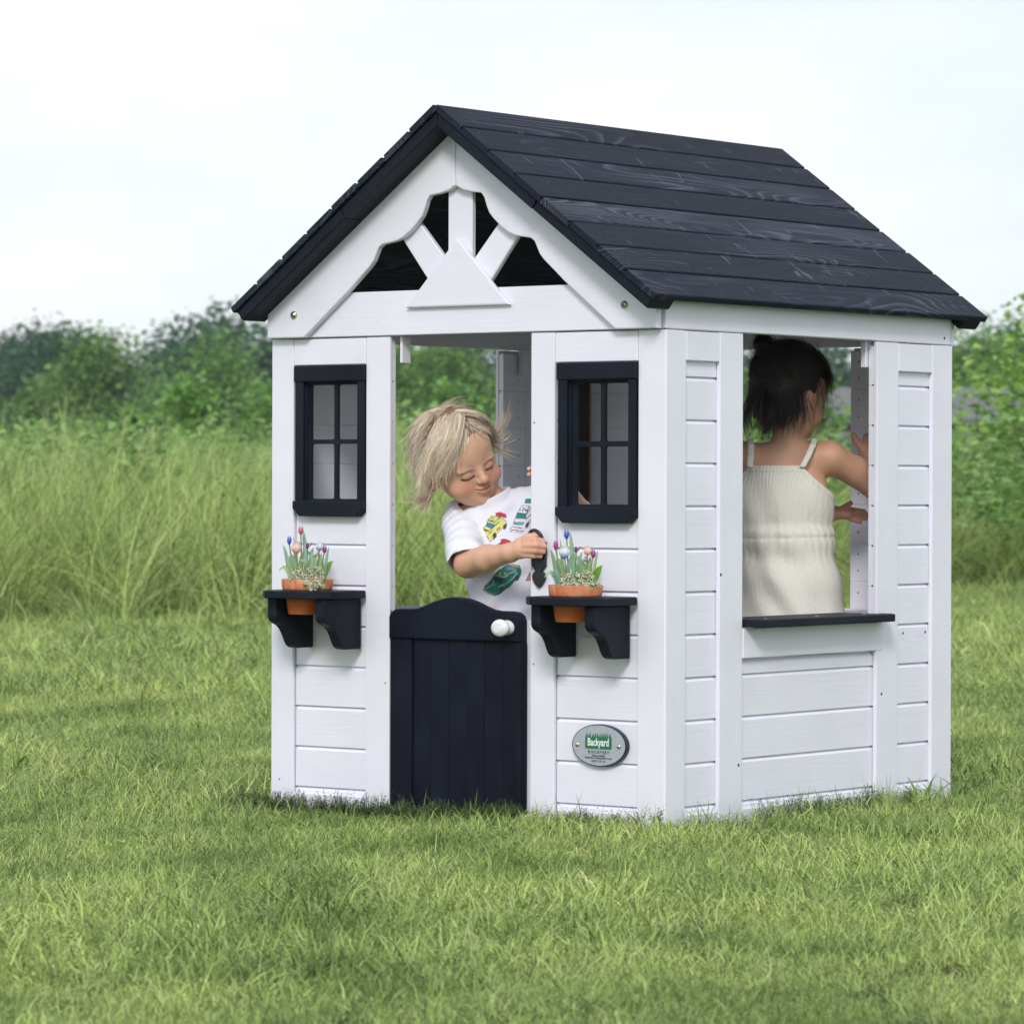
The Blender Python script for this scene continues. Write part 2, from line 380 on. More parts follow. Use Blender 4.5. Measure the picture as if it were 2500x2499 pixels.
# --- gables
SCAL = [(.0, 1.258), (.018, 1.249), (.042, 1.2435), (.055, 1.242), (.066, 1.2405), (.074, 1.230), (.079, 1.215), (.086, 1.200), (.098, 1.187), (.115, 1.172), (.136, 1.158), (.152, 1.152), (.170, 1.149), (.190, 1.146), (.200, 1.139), (.206, 1.127), (.213, 1.113), (.224, 1.101), (.245, 1.083), (.275, 1.057), (.398, .9608)]
for face, yy, s in (('front', 0, 1), ('back', D, -1)):
    Y = lambda d: yy + s * d
    for sx in (-1, 1):
        out_ = [(.4985, .9608), (.4985, 1.018), (.0008, 1.378)]
        pl = [(XM + sx * max(u, .0008), v) for u, v in SCAL] + [(XM + sx * u, v) for u, v in out_]
        prism('gable_board', pl, XZ(Y(-.0205)), XZ(Y(-.0045)), M_h, house, .0028, allv=False, seg=2)
        prism('gable_spoke', [(XM + sx * u, v) for u, v in ((.155, 1.163), (.112, 1.196), (.030, 1.105), (.075, 1.062))], XZ(Y(-.0035)), XZ(Y(.0095)), M_v, house, .002)
        if face == 'front':
            bx = XM + sx * (.424 if sx < 0 else .421)
            o = link('bolt', bm_mesh('bolt', lathe_bm([(0, .0062), (.003, .006), (.0034, .0045), (.0072, .004), (.0082, .0)], 12, (bx, Y(-.0207), 1.008), (0, -1, 0)), M_steel, True), house)
            link('bolt_socket', bm_mesh('bolt_socket', lathe_bm([(0, .0002), (.0026, .0), (.0028, -.0002)], 6, (bx, Y(-.027), 1.008), (0, -1, 0)), M_nail), o)
    board('gable_post', (XM - .031, XM + .031, min(Y(-.0038), Y(.0092)), max(Y(-.0038), Y(.0092)), 1.06, 1.30), M_v, house, .002)
    prism('gable_tie_beam', [(XM - .47, .9608), (XM - .47, 1.0), (XM - .355, 1.0515), (XM + .355, 1.0515), (XM + .47, 1.0), (XM + .47, .9608)], XZ(Y(-.0036)), XZ(Y(.0094)), M_h, house, .0015)
    prism('gable_triangle', [(XM - .134, 1.0155), (XM + .134, 1.0155), (XM + .003, 1.150), (XM - .003, 1.150)], XZ(Y(-.0145)), XZ(Y(-.0044)), M_h, house, .0035, seg=2)

# --- roof: rafters (in two lengths each) and eight planks a side
SL = Vector((.808, 0, -.590)); NR = Vector((.590, 0, .808)); TOP = Vector((XM + .003, 0, 1.4165)); LEN = .667
def roof_pt(s, n, y, side):
    p = TOP + SL * s + NR * n; x = p.x if side > 0 else 2 * XM - p.x
    return Vector((x, y, p.z))
YF, YB = -.087, D + .087
for side in (1, -1):
    for k in range(8):
        s0 = k * LEN / 8; w_ = LEN / 8
        poly = [(0.0005, -.0015), (.002, 0), (w_ - .0065, 0), (w_ - .0045, -.002), (w_ - .0045, -.0075), (w_ - .0001, -.0075), (w_ - .0001, -.0125), (.0005, -.0125)]
        if k == 7: poly = [(0.0005, -.0015), (.002, 0), (w_ - .002, 0), (w_, -.002), (w_, -.0125), (.0005, -.0125)]
        jy = random.uniform(-.003, .003); jn = random.uniform(-.0006, .0006)
        o = prism('roof_plank', poly, lambda s, n: roof_pt(s0 + s, n + jn, YF + jy, side) - Vector((XM, D / 2, 1.2)), lambda s, n: roof_pt(s0 + s, n + jn, YB + jy, side) - Vector((XM, D / 2, 1.2)), M_roof, house, bev=0)
        o.location = (XM, D / 2, 1.2); o.matrix_parent_inverse = Matrix.Translation(-Vector(house.location))
        pts = [roof_pt(s0 + q, .0003 + jn, yv, side) for q in (.02, .058) for yv in (-.055, -.03, 1.10, 1.135)]
        dd = dots('nail_heads', pts, (NR.x * side, 0, NR.z), .0016, M_nail, house)
    for yy, s in ((0, 1), (D, -1)):
        for (a, b) in ((-.0, .318), (.3205, .663)):
            n0, n1 = -.0135, -.0375
            cut = .000 if a == 0 else 0
            poly = [(a + (.0 if a else .0), n0), (b, n0), (b, n1 + (.004 if a else 0)), (b - (.002 if a else 0), n1), (a - (.0 if a else -.0175), n1)]
            if a == 0:   # mitred on the ridge line: x == XM
                poly[0] = ((-.0135 * -1) * (.590 / .808) * 1.0 - .003 / .808, n0); poly[4] = (.0375 * (.590 / .808) - .003 / .808, n1)
            prism('rafter_board', poly, lambda s_, n, yy=yy, s=s: roof_pt(s_, n, yy - s * .080, side), lambda s_, n, yy=yy, s=s: roof_pt(s_, n, yy - s * .0055, side), M_k, house, .0035, allv=False, seg=2)
# ridge closing strip below the two top planks
prism('ridge_strip', [(XM - .02, 1.385), (XM, 1.3985), (XM + .02, 1.385), (XM, 1.375)], XZ(-.0), XZ(D), M_k, house, 0)

# --- windows in the front wall
def window(x0, x1, zh0, zh1, zs0, zs1, px, pz):
    """casing (header, stiles, sill) with a four-light sash set back in it"""
    wf = None
    h = board('window_frame', (x0, x1, -.0085, .012, zh0, zh1), M_k, house, .002, 'black window frame header')
    for a, b in ((x0 + .002, x0 + .024), (x1 - .020, x1 - .002)):
        link('stile', bm_mesh('stile', box_bm(a, b, -.0055, .020, zs1 - .001, zh0 + .0005, .0015), M_k), h)
    c = .024
    pl = [(x0, zs1 + .001), (x0, zs0 + .016), (x0 + .018, zs0), (x1 - .018, zs0), (x1, zs0 + .016), (x1, zs1 + .001)]
    me = bm_mesh('sill', prism_bm(pl, XZ(-.012), XZ(.012), .002, 1, False), M_k); link('sill', me, h)
    # sash: plate with four round-cornered lights
    bm = bmesh.new(); X0, X1, ZA, ZB = x0 + .022, x1 - .018, zs1 + .0, zh0 + .0
    yf, yb = .0085, .0165
    outer = [(X0, ZA), (X1, ZA), (X1, ZB), (X0, ZB)]
    def rr(a, b, c_, d, r=.004, n=3):
        P = []
        for cx, cz, t0 in ((b - r, d - r, 0), (a + r, d - r, 90), (a + r, c_ + r, 180), (b - r, c_ + r, 270)):
            for i in range(n + 1):
                t = R_(t0 + 90 * i / n); P.append((cx + r * math.cos(t), cz + r * math.sin(t)))
        return P
    holes = [rr(px[i], px[i + 1], pz[j], pz[j + 1]) for i in (0, 2) for j in (0, 2)]
    for loop in [outer] + holes:
        vsx = [bm.verts.new((u, yf, v)) for u, v in loop]
        for i in range(len(vsx)): bm.edges.new((vsx[i], vsx[(i + 1) % len(vsx)]))
    bmesh.ops.triangle_fill(bm, edges=bm.edges[:], use_beauty=True)
    # drop faces inside the lights
    dele = []
    for f in bm.faces:
        cc = f.calc_center_median()
        for i in (0, 2):
            for j in (0, 2):
                if px[i] < cc.x < px[i + 1] and pz[j] < cc.z < pz[j + 1]: dele.append(f)
    bmesh.ops.delete(bm, geom=list(set(dele)), context='FACES')
    ex = bmesh.ops.extrude_face_region(bm, geom=bm.faces[:]); 
    for v in [g for g in ex['geom'] if isinstance(g, bmesh.types.BMVert)]: v.co.y = yb
    bmesh.ops.recalc_face_normals(bm, faces=bm.faces[:])
    link('sash', bm_mesh('sash', bm, M_k), h)
    # inner frame round the sash
    for (a, b, c_, d) in ((X0 - .0012, X0 + .005, ZA, ZB), (X1 - .0045, X1 + .001, ZA, ZB), (X0, X1, ZB - .005, ZB + .001), (X0, X1, ZA - .001, ZA + .005)):
        link('sash_rail', bm_mesh('sash_rail', box_bm(a, b, .004, .0082, c_, d, .0008), M_k), h)
    return h
window(-.943, -.7535, .869, .9025, .590, .6205, (-.9085, -.8455, -.8365, -.7735), (.6265, .740, .7495, .8625))
window(-.2605, -.0675, .8635, .8975, .5815, .612, (-.2225, -.1625, -.1525, -.0895), (.6185, .732, .7425, .8565))

# --- shelves with scrolled brackets
def shelf(x0, x1, br):
    c = .034; y = -.146
    pl = [(x0, -.0004), (x0, y + c), (x0 + c, y), (x1 - c, y), (x1, y + c), (x1, -.0004)]
    # real hole for the pot: a ring of quads between the outline and the hole
    bm = bmesh.new(); cx, cy = (x0 + x1) / 2 + .0, -.071; n = 24; r = .046
    def outl(t):
        dx, dy = math.cos(t), math.sin(t); best = 1e9
        for i in range(len(pl)):
            ax, ay = pl[i]; bx, by = pl[(i + 1) % len(pl)]; ex, ey = bx - ax, by - ay; den = dx * ey - dy * ex
            if abs(den) < 1e-9: continue
            tt = ((ax - cx) * ey - (ay - cy) * ex) / den; uu = ((ax - cx) * dy - (ay - cy) * dx) / den
            if tt > 0 and -1e-6 <= uu <= 1 + 1e-6: best = min(best, tt)
        return (cx + dx * best, cy + dy * best)
    ang = sorted(set([2 * math.pi * k / n for k in range(n)] + [math.atan2(v - cy, u - cx) % (2 * math.pi) for u, v in pl]))
    zt, zb = .4385, .4225
    rings = [[(cx + r * math.cos(t), cy + r * math.sin(t), zt) for t in ang], [(*outl(t), zt) for t in ang], [(*outl(t), zb) for t in ang], [(cx + r * math.cos(t), cy + r * math.sin(t), zb) for t in ang]]
    # soften the outer rim
    def ins(p, k): return (cx + (p[0] - cx) * k, cy + (p[1] - cy) * k, p[2])
    rings = [rings[0], [ins(p, .975) for p in rings[1]], [(p[0], p[1], zt - .002) for p in rings[1]], [(p[0], p[1], zb + .002) for p in rings[2]], [ins(p, .975) for p in rings[2]], rings[3]]
    vv = [[bm.verts.new(p) for p in rg] for rg in rings]; na = len(ang)
    for i in range(len(vv)):
        A, B = vv[i], vv[(i + 1) % len(vv)]
        for k in range(na): bm.faces.new((A[k], A[(k + 1) % na], B[(k + 1) % na], B[k]))
    bmesh.ops.recalc_face_normals(bm, faces=bm.faces[:])
    o = link('shelf', bm_mesh('shelf', bm, M_k), house)
    prof = [(-.0006, .4222), (-.117, .4222), (-.119, .4200), (-.119, .386), (-.117, .379), (-.111, .373), (-.103, .369), (-.093, .365), (-.083, .357), (-.075, .346), (-.069, .334), (-.063, .325), (-.056, .320), (-.048, .318), (-.004, .318), (-.0006, .3205)]
    for b in br:
        link('shelf_bracket', bm_mesh('shelf_bracket', prism_bm(prof, YZ(b - .025), YZ(b), .0026, 2, False), M_k), o)
    return o
shelf(-.9355, -.7525, (-.892, -.764)); shelf(-.2545, -.067, (-.213, -.083))

# --- gate-like door
DX0, DX1 = -.6885, -.3545
zb_ = .0
top = [(DX0, .3425), (DX0, .386), (DX0 + .004, .395), (DX0 + .014, .4015), (DX0 + .03, .4035), (-.628, .4035), (-.612, .4055), (-.592, .412), (-.57, .4205), (-.545, .427), (-.5215, .4295), (-.498, .427), (-.473, .4205), (-.451, .412), (-.431, .4055), (-.415, .4035), (DX1 - .03, .4035), (DX1 - .014, .4015), (DX1 - .004, .395), (DX1, .386), (DX1, .3425)]
door = prism('door', top, XZ(-.004), XZ(.026), M_kd, house, .0035, allv=False, seg=2)
xs = [DX0, -.632, -.586, -.540, -.494, -.448, -.402, DX1]
for i in range(7):
    d = (.0, .0066, .0060, .0063, .0058, .0064, .0060)[i] if i else 0.0
    link('door_plank', bm_mesh('door_plank', box_bm(xs[i] + .0003, xs[i + 1] - .0003, .0 + d, .0215, .002, .3422, .0007 if i != 0 else .002), M_kd), door)
link('door_rail', bm_mesh('door_rail', box_bm(DX0 + .004, DX1 - .004, .0095, .0245, -.05, .0018, .001), M_kd), door)
link('door_edge', bm_mesh('door_edge', box_bm(DX1 - .012, DX1 + .001, .0005, .0255, .0022, .3422, .002), M_kd), door)
link('door_edge_paint_chip', bm_mesh('door_edge_paint_chip', box_bm(DX0 - .0016, DX0 - .0002, .0035, .0075, .0, .40, .0003), M_edge), door)
kb = link('door_knob', bm_mesh('door_knob', lathe_bm([(.0, .031), (.010, .0305), (.0165, .028), (.0195, .023), (.0185, .0185), (.013, .015), (.0115, .011), (.0145, .006), (.0165, .003), (.017, .0)], 28, (-.384, -.004, .371), (0, -1, 0), sx=1.12, sy=.90), M_knob, True), door)
link('knob_ring', bm_mesh('knob_ring', lathe_bm([(.0085, .0306), (.0093, .0316), (.0101, .0306)], 24, (-.384, -.004, .371), (0, -1, 0), sx=1.12, sy=.90), M_knob, True), kb)

# --- door knocker on the post right of the door
kx = -.3035
pl = [(-.0175, .0), (-.0175, -.048), (-.012, -.0535), (-.0085, -.0585), (-.0135, -.0615), (-.0165, -.067), (-.0155, -.0745), (-.010, -.083), (-.0035, -.090), (0, -.0915)]
pl = pl + [(-u, v) for u, v in pl[::-1] if u < 0]
knk = prism('door_knocker', [(kx + u, .5435 + v) for u, v in pl], XZ(-.0075), XZ(-.0008), M_plastic, house, .0018, allv=False, seg=2)
pts = [(kx + .0175 * math.cos(t), -.017 - .004 * math.sin(t), .547 + .0195 * math.sin(t)) for t in np.linspace(-.35, math.pi + .35, 18)]
link('knocker_ring', tube_mesh('knocker_ring', pts, .0037, M_plastic, 8), knk)
link('knocker_boss', bm_mesh('knocker_boss', lathe_bm([(0, .012), (.006, .011), (.008, .0)], 12, (kx, -.0073, .534), (0, -1, 0)), M_plastic, True), knk)

# --- maker's plaque
pc = (-.1565, .1455)
el = lambda k, n=48: [(pc[0] + .0665 * k * math.cos(2 * math.pi * i / n), pc[1] + .0415 * k * math.sin(2 * math.pi * i / n)) for i in range(n)]
yq = T1
plq = prism('plaque', el(1.0), XZ(yq - .012), XZ(yq + .0005), plain('plaque_rim', (.012, .014, .03), .35), house, .0015, allv=False, seg=2)
M_pl = plain('plaque_face', (.43, .46, .52), .45, .15, var=.05, scale=90)
def flat(name, poly, y, th, mat, parent): return link(name, bm_mesh(name, prism_bm(poly, XZ(y - th), XZ(y), 0), mat), parent)
flat('plaque_face', el(.955), yq - .0118, .0008, M_pl, plq)
M_gr = plain('print_green', (.012, .17, .07), .5); M_wt = plain('print_white', (.85, .88, .9), .5); M_dk = plain('print_dark', (.03, .035, .05), .5)
gx0, gx1, gz0, gz1 = -.1895, -.1253, .1385, .1585
rc = .003; poly = [(gx0, gz1), (gx0, gz0 + rc), (gx0 + .001, gz0 + .001), (gx0 + rc, gz0), (gx1 - rc, gz0), (gx1 - .001, gz0 + .001), (gx1, gz0 + rc), (gx1, gz1)]
rg = random.Random(3); nb = 17
for i in range(nb, -1, -1):
    u = gx0 + (gx1 - gx0) * i / nb; lean = rg.uniform(-.0022, .0022)
    if 0 < i < nb: poly.insert(len(poly), (u, gz1 + rg.uniform(.0, .002)))
    if i > 0: poly.append((u - (gx1 - gx0) / nb / 2 + lean, gz1 + rg.uniform(.008, .0135)))
poly = [poly[0]] + poly[1:]
flat('green_logo_block', poly, yq - .0127, .0005, M_gr, plq)
def text(body, cx, cz, h, sx, mat, parent, y, spacing=1.0, bold=0.0, name='lettering'):
    cu = bpy.data.curves.new('txt', 'FONT'); cu.body = body; cu.align_x = 'CENTER'; cu.align_y = 'CENTER'; cu.size = 1; cu.extrude = .02; cu.offset = bold; cu.space_character = spacing; cu.resolution_u = 2
    to = bpy.data.objects.new('txt', cu); COL.objects.link(to); dg = bpy.context.evaluated_depsgraph_get(); me = bpy.data.meshes.new_from_object(to.evaluated_get(dg))
    bpy.data.objects.remove(to); bpy.data.curves.remove(cu)
    me.materials.clear(); me.materials.append(mat)
    me.transform(Matrix.Translation((cx, y, cz)) @ Matrix.Rotation(math.pi / 2, 4, 'X') @ Matrix.Diagonal((h * sx, h, .012, 1)))
    return link(name, me, parent)
text('Backyard', -.1574, .1512, .0215, .66, M_wt, plq, yq - .0134, 1.0, .018)
text('DISCOVERY', -.157, .1320, .0078, .78, M_dk, plq, yq - .0130, 1.75, .03)
text('Pittsburg, KS66762', -.157, .1252, .0046, .85, M_dk, plq, yq - .0130, 1.05, .01)
text('800-856-4445  www.backyarddiscovery.com', -.157, .1208, .0043, .84, M_dk, plq, yq - .0130, 1.0, .01)
text('AGES 2 TO 10.', -.157, .1145, .0058, .8, M_dk, plq, yq - .0130, 1.2, .01)
for x in (-.2085, -.1075):
    link('plaque_screw', bm_mesh('plaque_screw', lathe_bm([(0, .0038), (.003, .0034), (.0048, .0016), (.0052, .0)], 14, (x, yq - .0125, .1455), (0, -1, 0)), M_steel, True), plq)

DEC = [
('yel', [(-29.2, 548.5), (-24.1, 560.9), (-21.2, 567.5), (-13.1, 575.5), (-10.9, 584.3), (-3.6, 593.1), (8.2, 592.4), (15.5, 590.2), (26.5, 584.4), (30.2, 577.2), (28.1, 568.4), (20.0, 568.4), (14.1, 561.1), (9.0, 556.7), (3.9, 546.5), (-4.9, 540.6), (-15.2, 544.9)]),
('red', [(5.9, 598.9), (14.0, 600.7), (25.8, 596.1), (26.5, 589.5), (5.9, 594.6)]),
('blu', [(-12.4, 579.9), (5.3, 575.6), (-0.6, 568.3), (-13.1, 572.6)]),
('whl', [(1.7, 553.7), (4.6, 558.9), (9.7, 557.4), (9.0, 550.9), (3.9, 546.5)]),
('whl', [(22.9, 572.8), (25.8, 577.2), (29.1, 575.7), (28.1, 568.4), (24.4, 566.2)]),
('wht', [(36.9, 567.7), (42.0, 575.8), (47.8, 599.1), (56.5, 615.1), (69.8, 614.5), (79.6, 606.5), (87.4, 599.2), (84.5, 587.6), (72.8, 578.8), (71.3, 571.5), (64.0, 564.2), (61.1, 560.6), (37.6, 561.2)]),
('grn', [(63.8, 627.5), (79.5, 627.9), (87.3, 624.0), (72.7, 619.6), (62.4, 619.5)]),
('grn', [(47.8, 597.6), (65.4, 597.0), (64.7, 588.2), (47.1, 588.9)]),
('mnt', [(44.2, 580.1), (62.5, 580.2), (61.8, 575.9), (43.5, 576.5)]),
('whl', [(67.2, 577.3), (70.6, 581.0), (72.8, 577.4), (70.6, 571.5), (67.2, 570.8)]),
('red', [(18.6, 545.1), (24.5, 547.3), (37.7, 543.7), (42.1, 535.0), (23.0, 533.5)]),
('whl', [(12.0, 534.9), (18.6, 540.0), (23.0, 532.0), (14.2, 532.0)]),
('dgr', [(-17.9, 442.9), (-14.9, 451.6), (-3.2, 461.9), (4.1, 472.2), (12.9, 483.9), (23.2, 489.8), (33.4, 495.6), (56.9, 492.9), (59.9, 482.7), (58.4, 473.9), (52.6, 465.2), (46.7, 462.2), (36.5, 450.5), (23.3, 441.7), (17.4, 435.8), (7.2, 432.8), (-6.1, 437.1)]),
('ygr', [(36.4, 496.4), (56.9, 493.6), (56.2, 489.2), (34.9, 492.7)]),
('lbl', [(30.5, 492.0), (52.5, 488.5), (49.6, 481.2), (29.0, 485.4)]),
('drk', [(7.1, 470.7), (27.6, 466.5), (20.3, 457.7), (4.1, 463.4)]),
('whl', [(47.5, 468.1), (51.1, 473.2), (55.5, 471.0), (54.1, 465.2), (48.9, 463.0)]),
('whl', [(15.9, 444.6), (21.1, 449.0), (25.5, 446.1), (21.8, 439.5), (16.7, 438.0)]),
('pnk', [(68.7, 463.1), (76.0, 478.4), (87.7, 485.8), (96.6, 474.2), (93.7, 462.5)]),
]
STR = [
('out', [(52.9, 607.8), (53.6, 603.5)]),
('out', [(57.3, 608.6), (61.0, 609.0), (58.1, 603.2)]),
('out', [(63.2, 606.4), (67.6, 605.0), (63.9, 604.2), (63.2, 606.4)]),
('brn', [(-3.6, 588.7), (3.0, 588.0)]),
('brn', [(-4.3, 584.3), (2.3, 583.2)]),
('rdb', [(-18.2, 566.0), (-15.3, 566.8), (-16.0, 563.1), (-19.0, 563.1)]),
('rdb', [(-13.8, 565.3), (-10.9, 565.6), (-11.6, 562.4)]),
('rdb', [(9.0, 565.4), (11.9, 568.4), (10.5, 563.3)]),
('rdb', [(13.4, 568.4), (15.6, 571.3), (14.1, 565.5)]),
('out', [(-21.9, 566.8), (-7.9, 562.4), (-0.6, 568.3)]),
('out', [(0.1, 568.3), (8.2, 577.1), (15.5, 583.7)]),
('out', [(-24.1, 558.0), (-10.8, 553.7), (-6.4, 546.4)]),
('out', [(-10.2, 584.3), (3.8, 580.7), (14.0, 590.2)]),
('out', [(-6.4, 556.6), (-3.5, 561.0)]),
('out', [(-3.5, 559.6), (-0.6, 563.9)]),
('out', [(42.0, 571.4), (61.1, 568.6)]),
('out', [(39.1, 565.6), (61.1, 563.5)]),
('out', [(64.7, 596.2), (75.6, 610.8)]),
('out', [(65.4, 587.5), (78.6, 599.2)]),
('out', [(47.8, 599.1), (66.9, 597.7), (71.2, 613.7)]),
('prp', [(67.7, 577.3), (78.6, 590.5)]),
('tan', [(16.6, 479.5), (14.4, 476.6), (16.6, 474.4), (18.8, 476.6), (15.8, 477.3)]),
('tan', [(30.5, 478.9), (26.1, 478.1), (27.6, 475.2), (31.3, 473.8), (26.1, 472.3)]),
('pal', [(8.5, 473.6), (27.6, 469.4), (36.4, 478.2), (49.6, 481.2)]),
('pal', [(14.5, 450.4), (29.1, 456.3), (43.8, 468.0), (52.6, 479.7)]),
('pal', [(-14.9, 445.8), (-0.2, 453.2), (4.1, 463.4)]),
('lbl', [(-0.3, 456.1), (8.6, 454.7), (4.2, 451.8)]),
('ygr', [(-14.9, 442.2), (-3.1, 437.9), (8.6, 435.0)]),
]

# ================================================================== organic surfaces: signed distances -> surface nets
class Vol:
    def __init__(s, lo, hi, h):
        s.lo = np.array(lo, float); s.h = h; s.n = np.ceil((np.array(hi) - s.lo) / h).astype(int) + 1
        s.f = np.full(s.n, .05, dtype=np.float32)
    def box(s, lo, hi):
        a = np.clip(np.floor((np.array(lo) - s.lo) / s.h).astype(int), 0, s.n); b = np.clip(np.ceil((np.array(hi) - s.lo) / s.h).astype(int) + 1, 0, s.n)
        if (b <= a).any(): return None, None
        sl = tuple(slice(a[i], b[i]) for i in range(3))
        ax = [s.lo[i] + s.h * np.arange(a[i], b[i], dtype=np.float32) for i in range(3)]
        P = np.stack(np.meshgrid(*ax, indexing='ij'), -1).astype(np.float32)
        return sl, P
    def add(s, fn, lo, hi, k=.01, op='u'):
        sl, P = s.box(np.array(lo) - k - 3 * s.h, np.array(hi) + k + 3 * s.h)
        if sl is None: return
        d = fn(P); f = s.f[sl]
        if op == 'u': hh = np.clip(.5 + .5 * (f - d) / k, 0, 1); s.f[sl] = f * (1 - hh) + d * hh - k * hh * (1 - hh)
        else: hh = np.clip(.5 - .5 * (f + d) / k, 0, 1); s.f[sl] = f * (1 - hh) - d * hh + k * hh * (1 - hh)
    def cone(s, a, b, ra, rb, k=.01, op='u'):
        a = np.array(a, float); b = np.array(b, float); ba = b - a; q = ba @ ba + 1e-12; r = max(ra, rb)
        def fn(P):
            pa = P - a.astype(np.float32); t = np.clip((pa @ ba.astype(np.float32)) / q, 0, 1)
            return np.sqrt(((pa - t[..., None] * ba.astype(np.float32)) ** 2).sum(-1)) - (ra + (rb - ra) * t)
        s.add(fn, np.minimum(a, b) - r, np.maximum(a, b) + r, k, op)
    def ell(s, c, rad, M=None, k=.01, op='u'):
        """M: columns are the ellipsoid's axes in world space"""
        c = np.array(c, np.float32); rad = np.array(rad, np.float32); M = np.eye(3, dtype=np.float32) if M is None else np.array(M, np.float32); r = rad.max()
        def fn(P):
            q = (P - c) @ M; k0 = np.sqrt(((q / rad) ** 2).sum(-1)) + 1e-9; k1 = np.sqrt(((q / rad ** 2) ** 2).sum(-1)) + 1e-9
            return k0 * (k0 - 1) / k1
        ext = np.abs(M) @ rad
        s.add(fn, c - ext, c + ext, k, op)
    def mesh(s):
        return nets(s.f, s.lo, s.h)
def nets(f, lo, h):
    f[0, :, :] = f[-1, :, :] = .05; f[:, 0, :] = f[:, -1, :] = .05; f[:, :, 0] = f[:, :, -1] = .05
    ins = f < 0
    c = np.zeros(tuple(np.array(f.shape) - 1), dtype=np.uint8)
    for dx in (0, 1):
        for dy in (0, 1):
            for dz in (0, 1): c += ins[dx:dx + c.shape[0], dy:dy + c.shape[1], dz:dz + c.shape[2]]
    act = np.argwhere((c > 0) & (c < 8)); idx = np.full(c.shape, -1, dtype=np.int32); idx[tuple(act.T)] = np.arange(len(act))
    corner = {}
    for dx in (0, 1):
        for dy in (0, 1):
            for dz in (0, 1): corner[(dx, dy, dz)] = f[act[:, 0] + dx, act[:, 1] + dy, act[:, 2] + dz].astype(np.float64)
    acc = np.zeros((len(act), 3)); cnt = np.zeros(len(act))
    for a in corner:
        for ax in range(3):
            if a[ax] == 0:
                b = list(a); b[ax] = 1; fa, fb = corner[a], corner[tuple(b)]; m_ = (fa < 0) != (fb < 0)
                t = np.where(m_, fa / np.where(m_, fa - fb, 1), 0); p = np.tile(np.array(a, float), (len(act), 1)); p[:, ax] = t
                acc += p * m_[:, None]; cnt += m_
    V = lo + h * (act + acc / cnt[:, None]); F = []
    for ax in range(3):
        o1, o2 = [(1, 2), (2, 0), (0, 1)][ax]
        sa = [slice(None)] * 3; sb = [slice(None)] * 3; sa[ax] = slice(0, -1); sb[ax] = slice(1, None)
        A, B = ins[tuple(sa)], ins[tuple(sb)]
        for flag in (0, 1):
            e = np.argwhere((A & ~B) if flag == 0 else (~A & B))
            e = e[(e[:, o1] > 0) & (e[:, o2] > 0)]
            def g(d1, d2):
                q = e.copy(); q[:, o1] -= d1; q[:, o2] -= d2; return idx[q[:, 0], q[:, 1], q[:, 2]]
            quad = np.stack([g(0, 0), g(1, 0), g(1, 1), g(0, 1)], 1)
            if flag: quad = quad[:, ::-1]
            F.append(quad)
    F = np.concatenate(F); return V, F[(F >= 0).all(1)]
def vnoise(P, s, seed=0):
    """cheap smooth pseudo-noise (sum of rotated sines)"""
    r = np.random.default_rng(seed); o = np.zeros(P.shape[:-1])
    for i in range(7):
        d = r.normal(size=3); d /= np.linalg.norm(d); o = o + np.sin(P @ (d * s * (1 + .6 * r.random())) + r.random() * 6.28)
    return o / 4
def smooth01(x, a, b): t = np.clip((x - a) / (b - a), 0, 1); return t * t * (3 - 2 * t)
CR3, CU3, CF3 = np.array(CR), np.array(CU), np.array(CF)
R23, F23 = np.array([R2.x, R2.y, 0]), np.array([F2.x, F2.y, 0]); ZU = np.array([0, 0, 1.])
def frame(yaw, pitch, roll, base=None):
    """head frame: columns (left-to-right x, up y, forward z) in world. Starts facing the photographer; base picks other starts"""
    cy, sy, cp, sp, cr, sr = math.cos(yaw), math.sin(yaw), math.cos(pitch), math.sin(pitch), math.cos(roll), math.sin(roll)
    Rx = np.array([[1, 0, 0], [0, cp, -sp], [0, sp, cp]]); Ry = np.array([[cy, 0, sy], [0, 1, 0], [-sy, 0, cy]]); Rz = np.array([[cr, -sr, 0], [sr, cr, 0], [0, 0, 1]])
    return np.stack([CR3, CU3, -CF3], 1) @ (Rz @ Ry @ Rx)

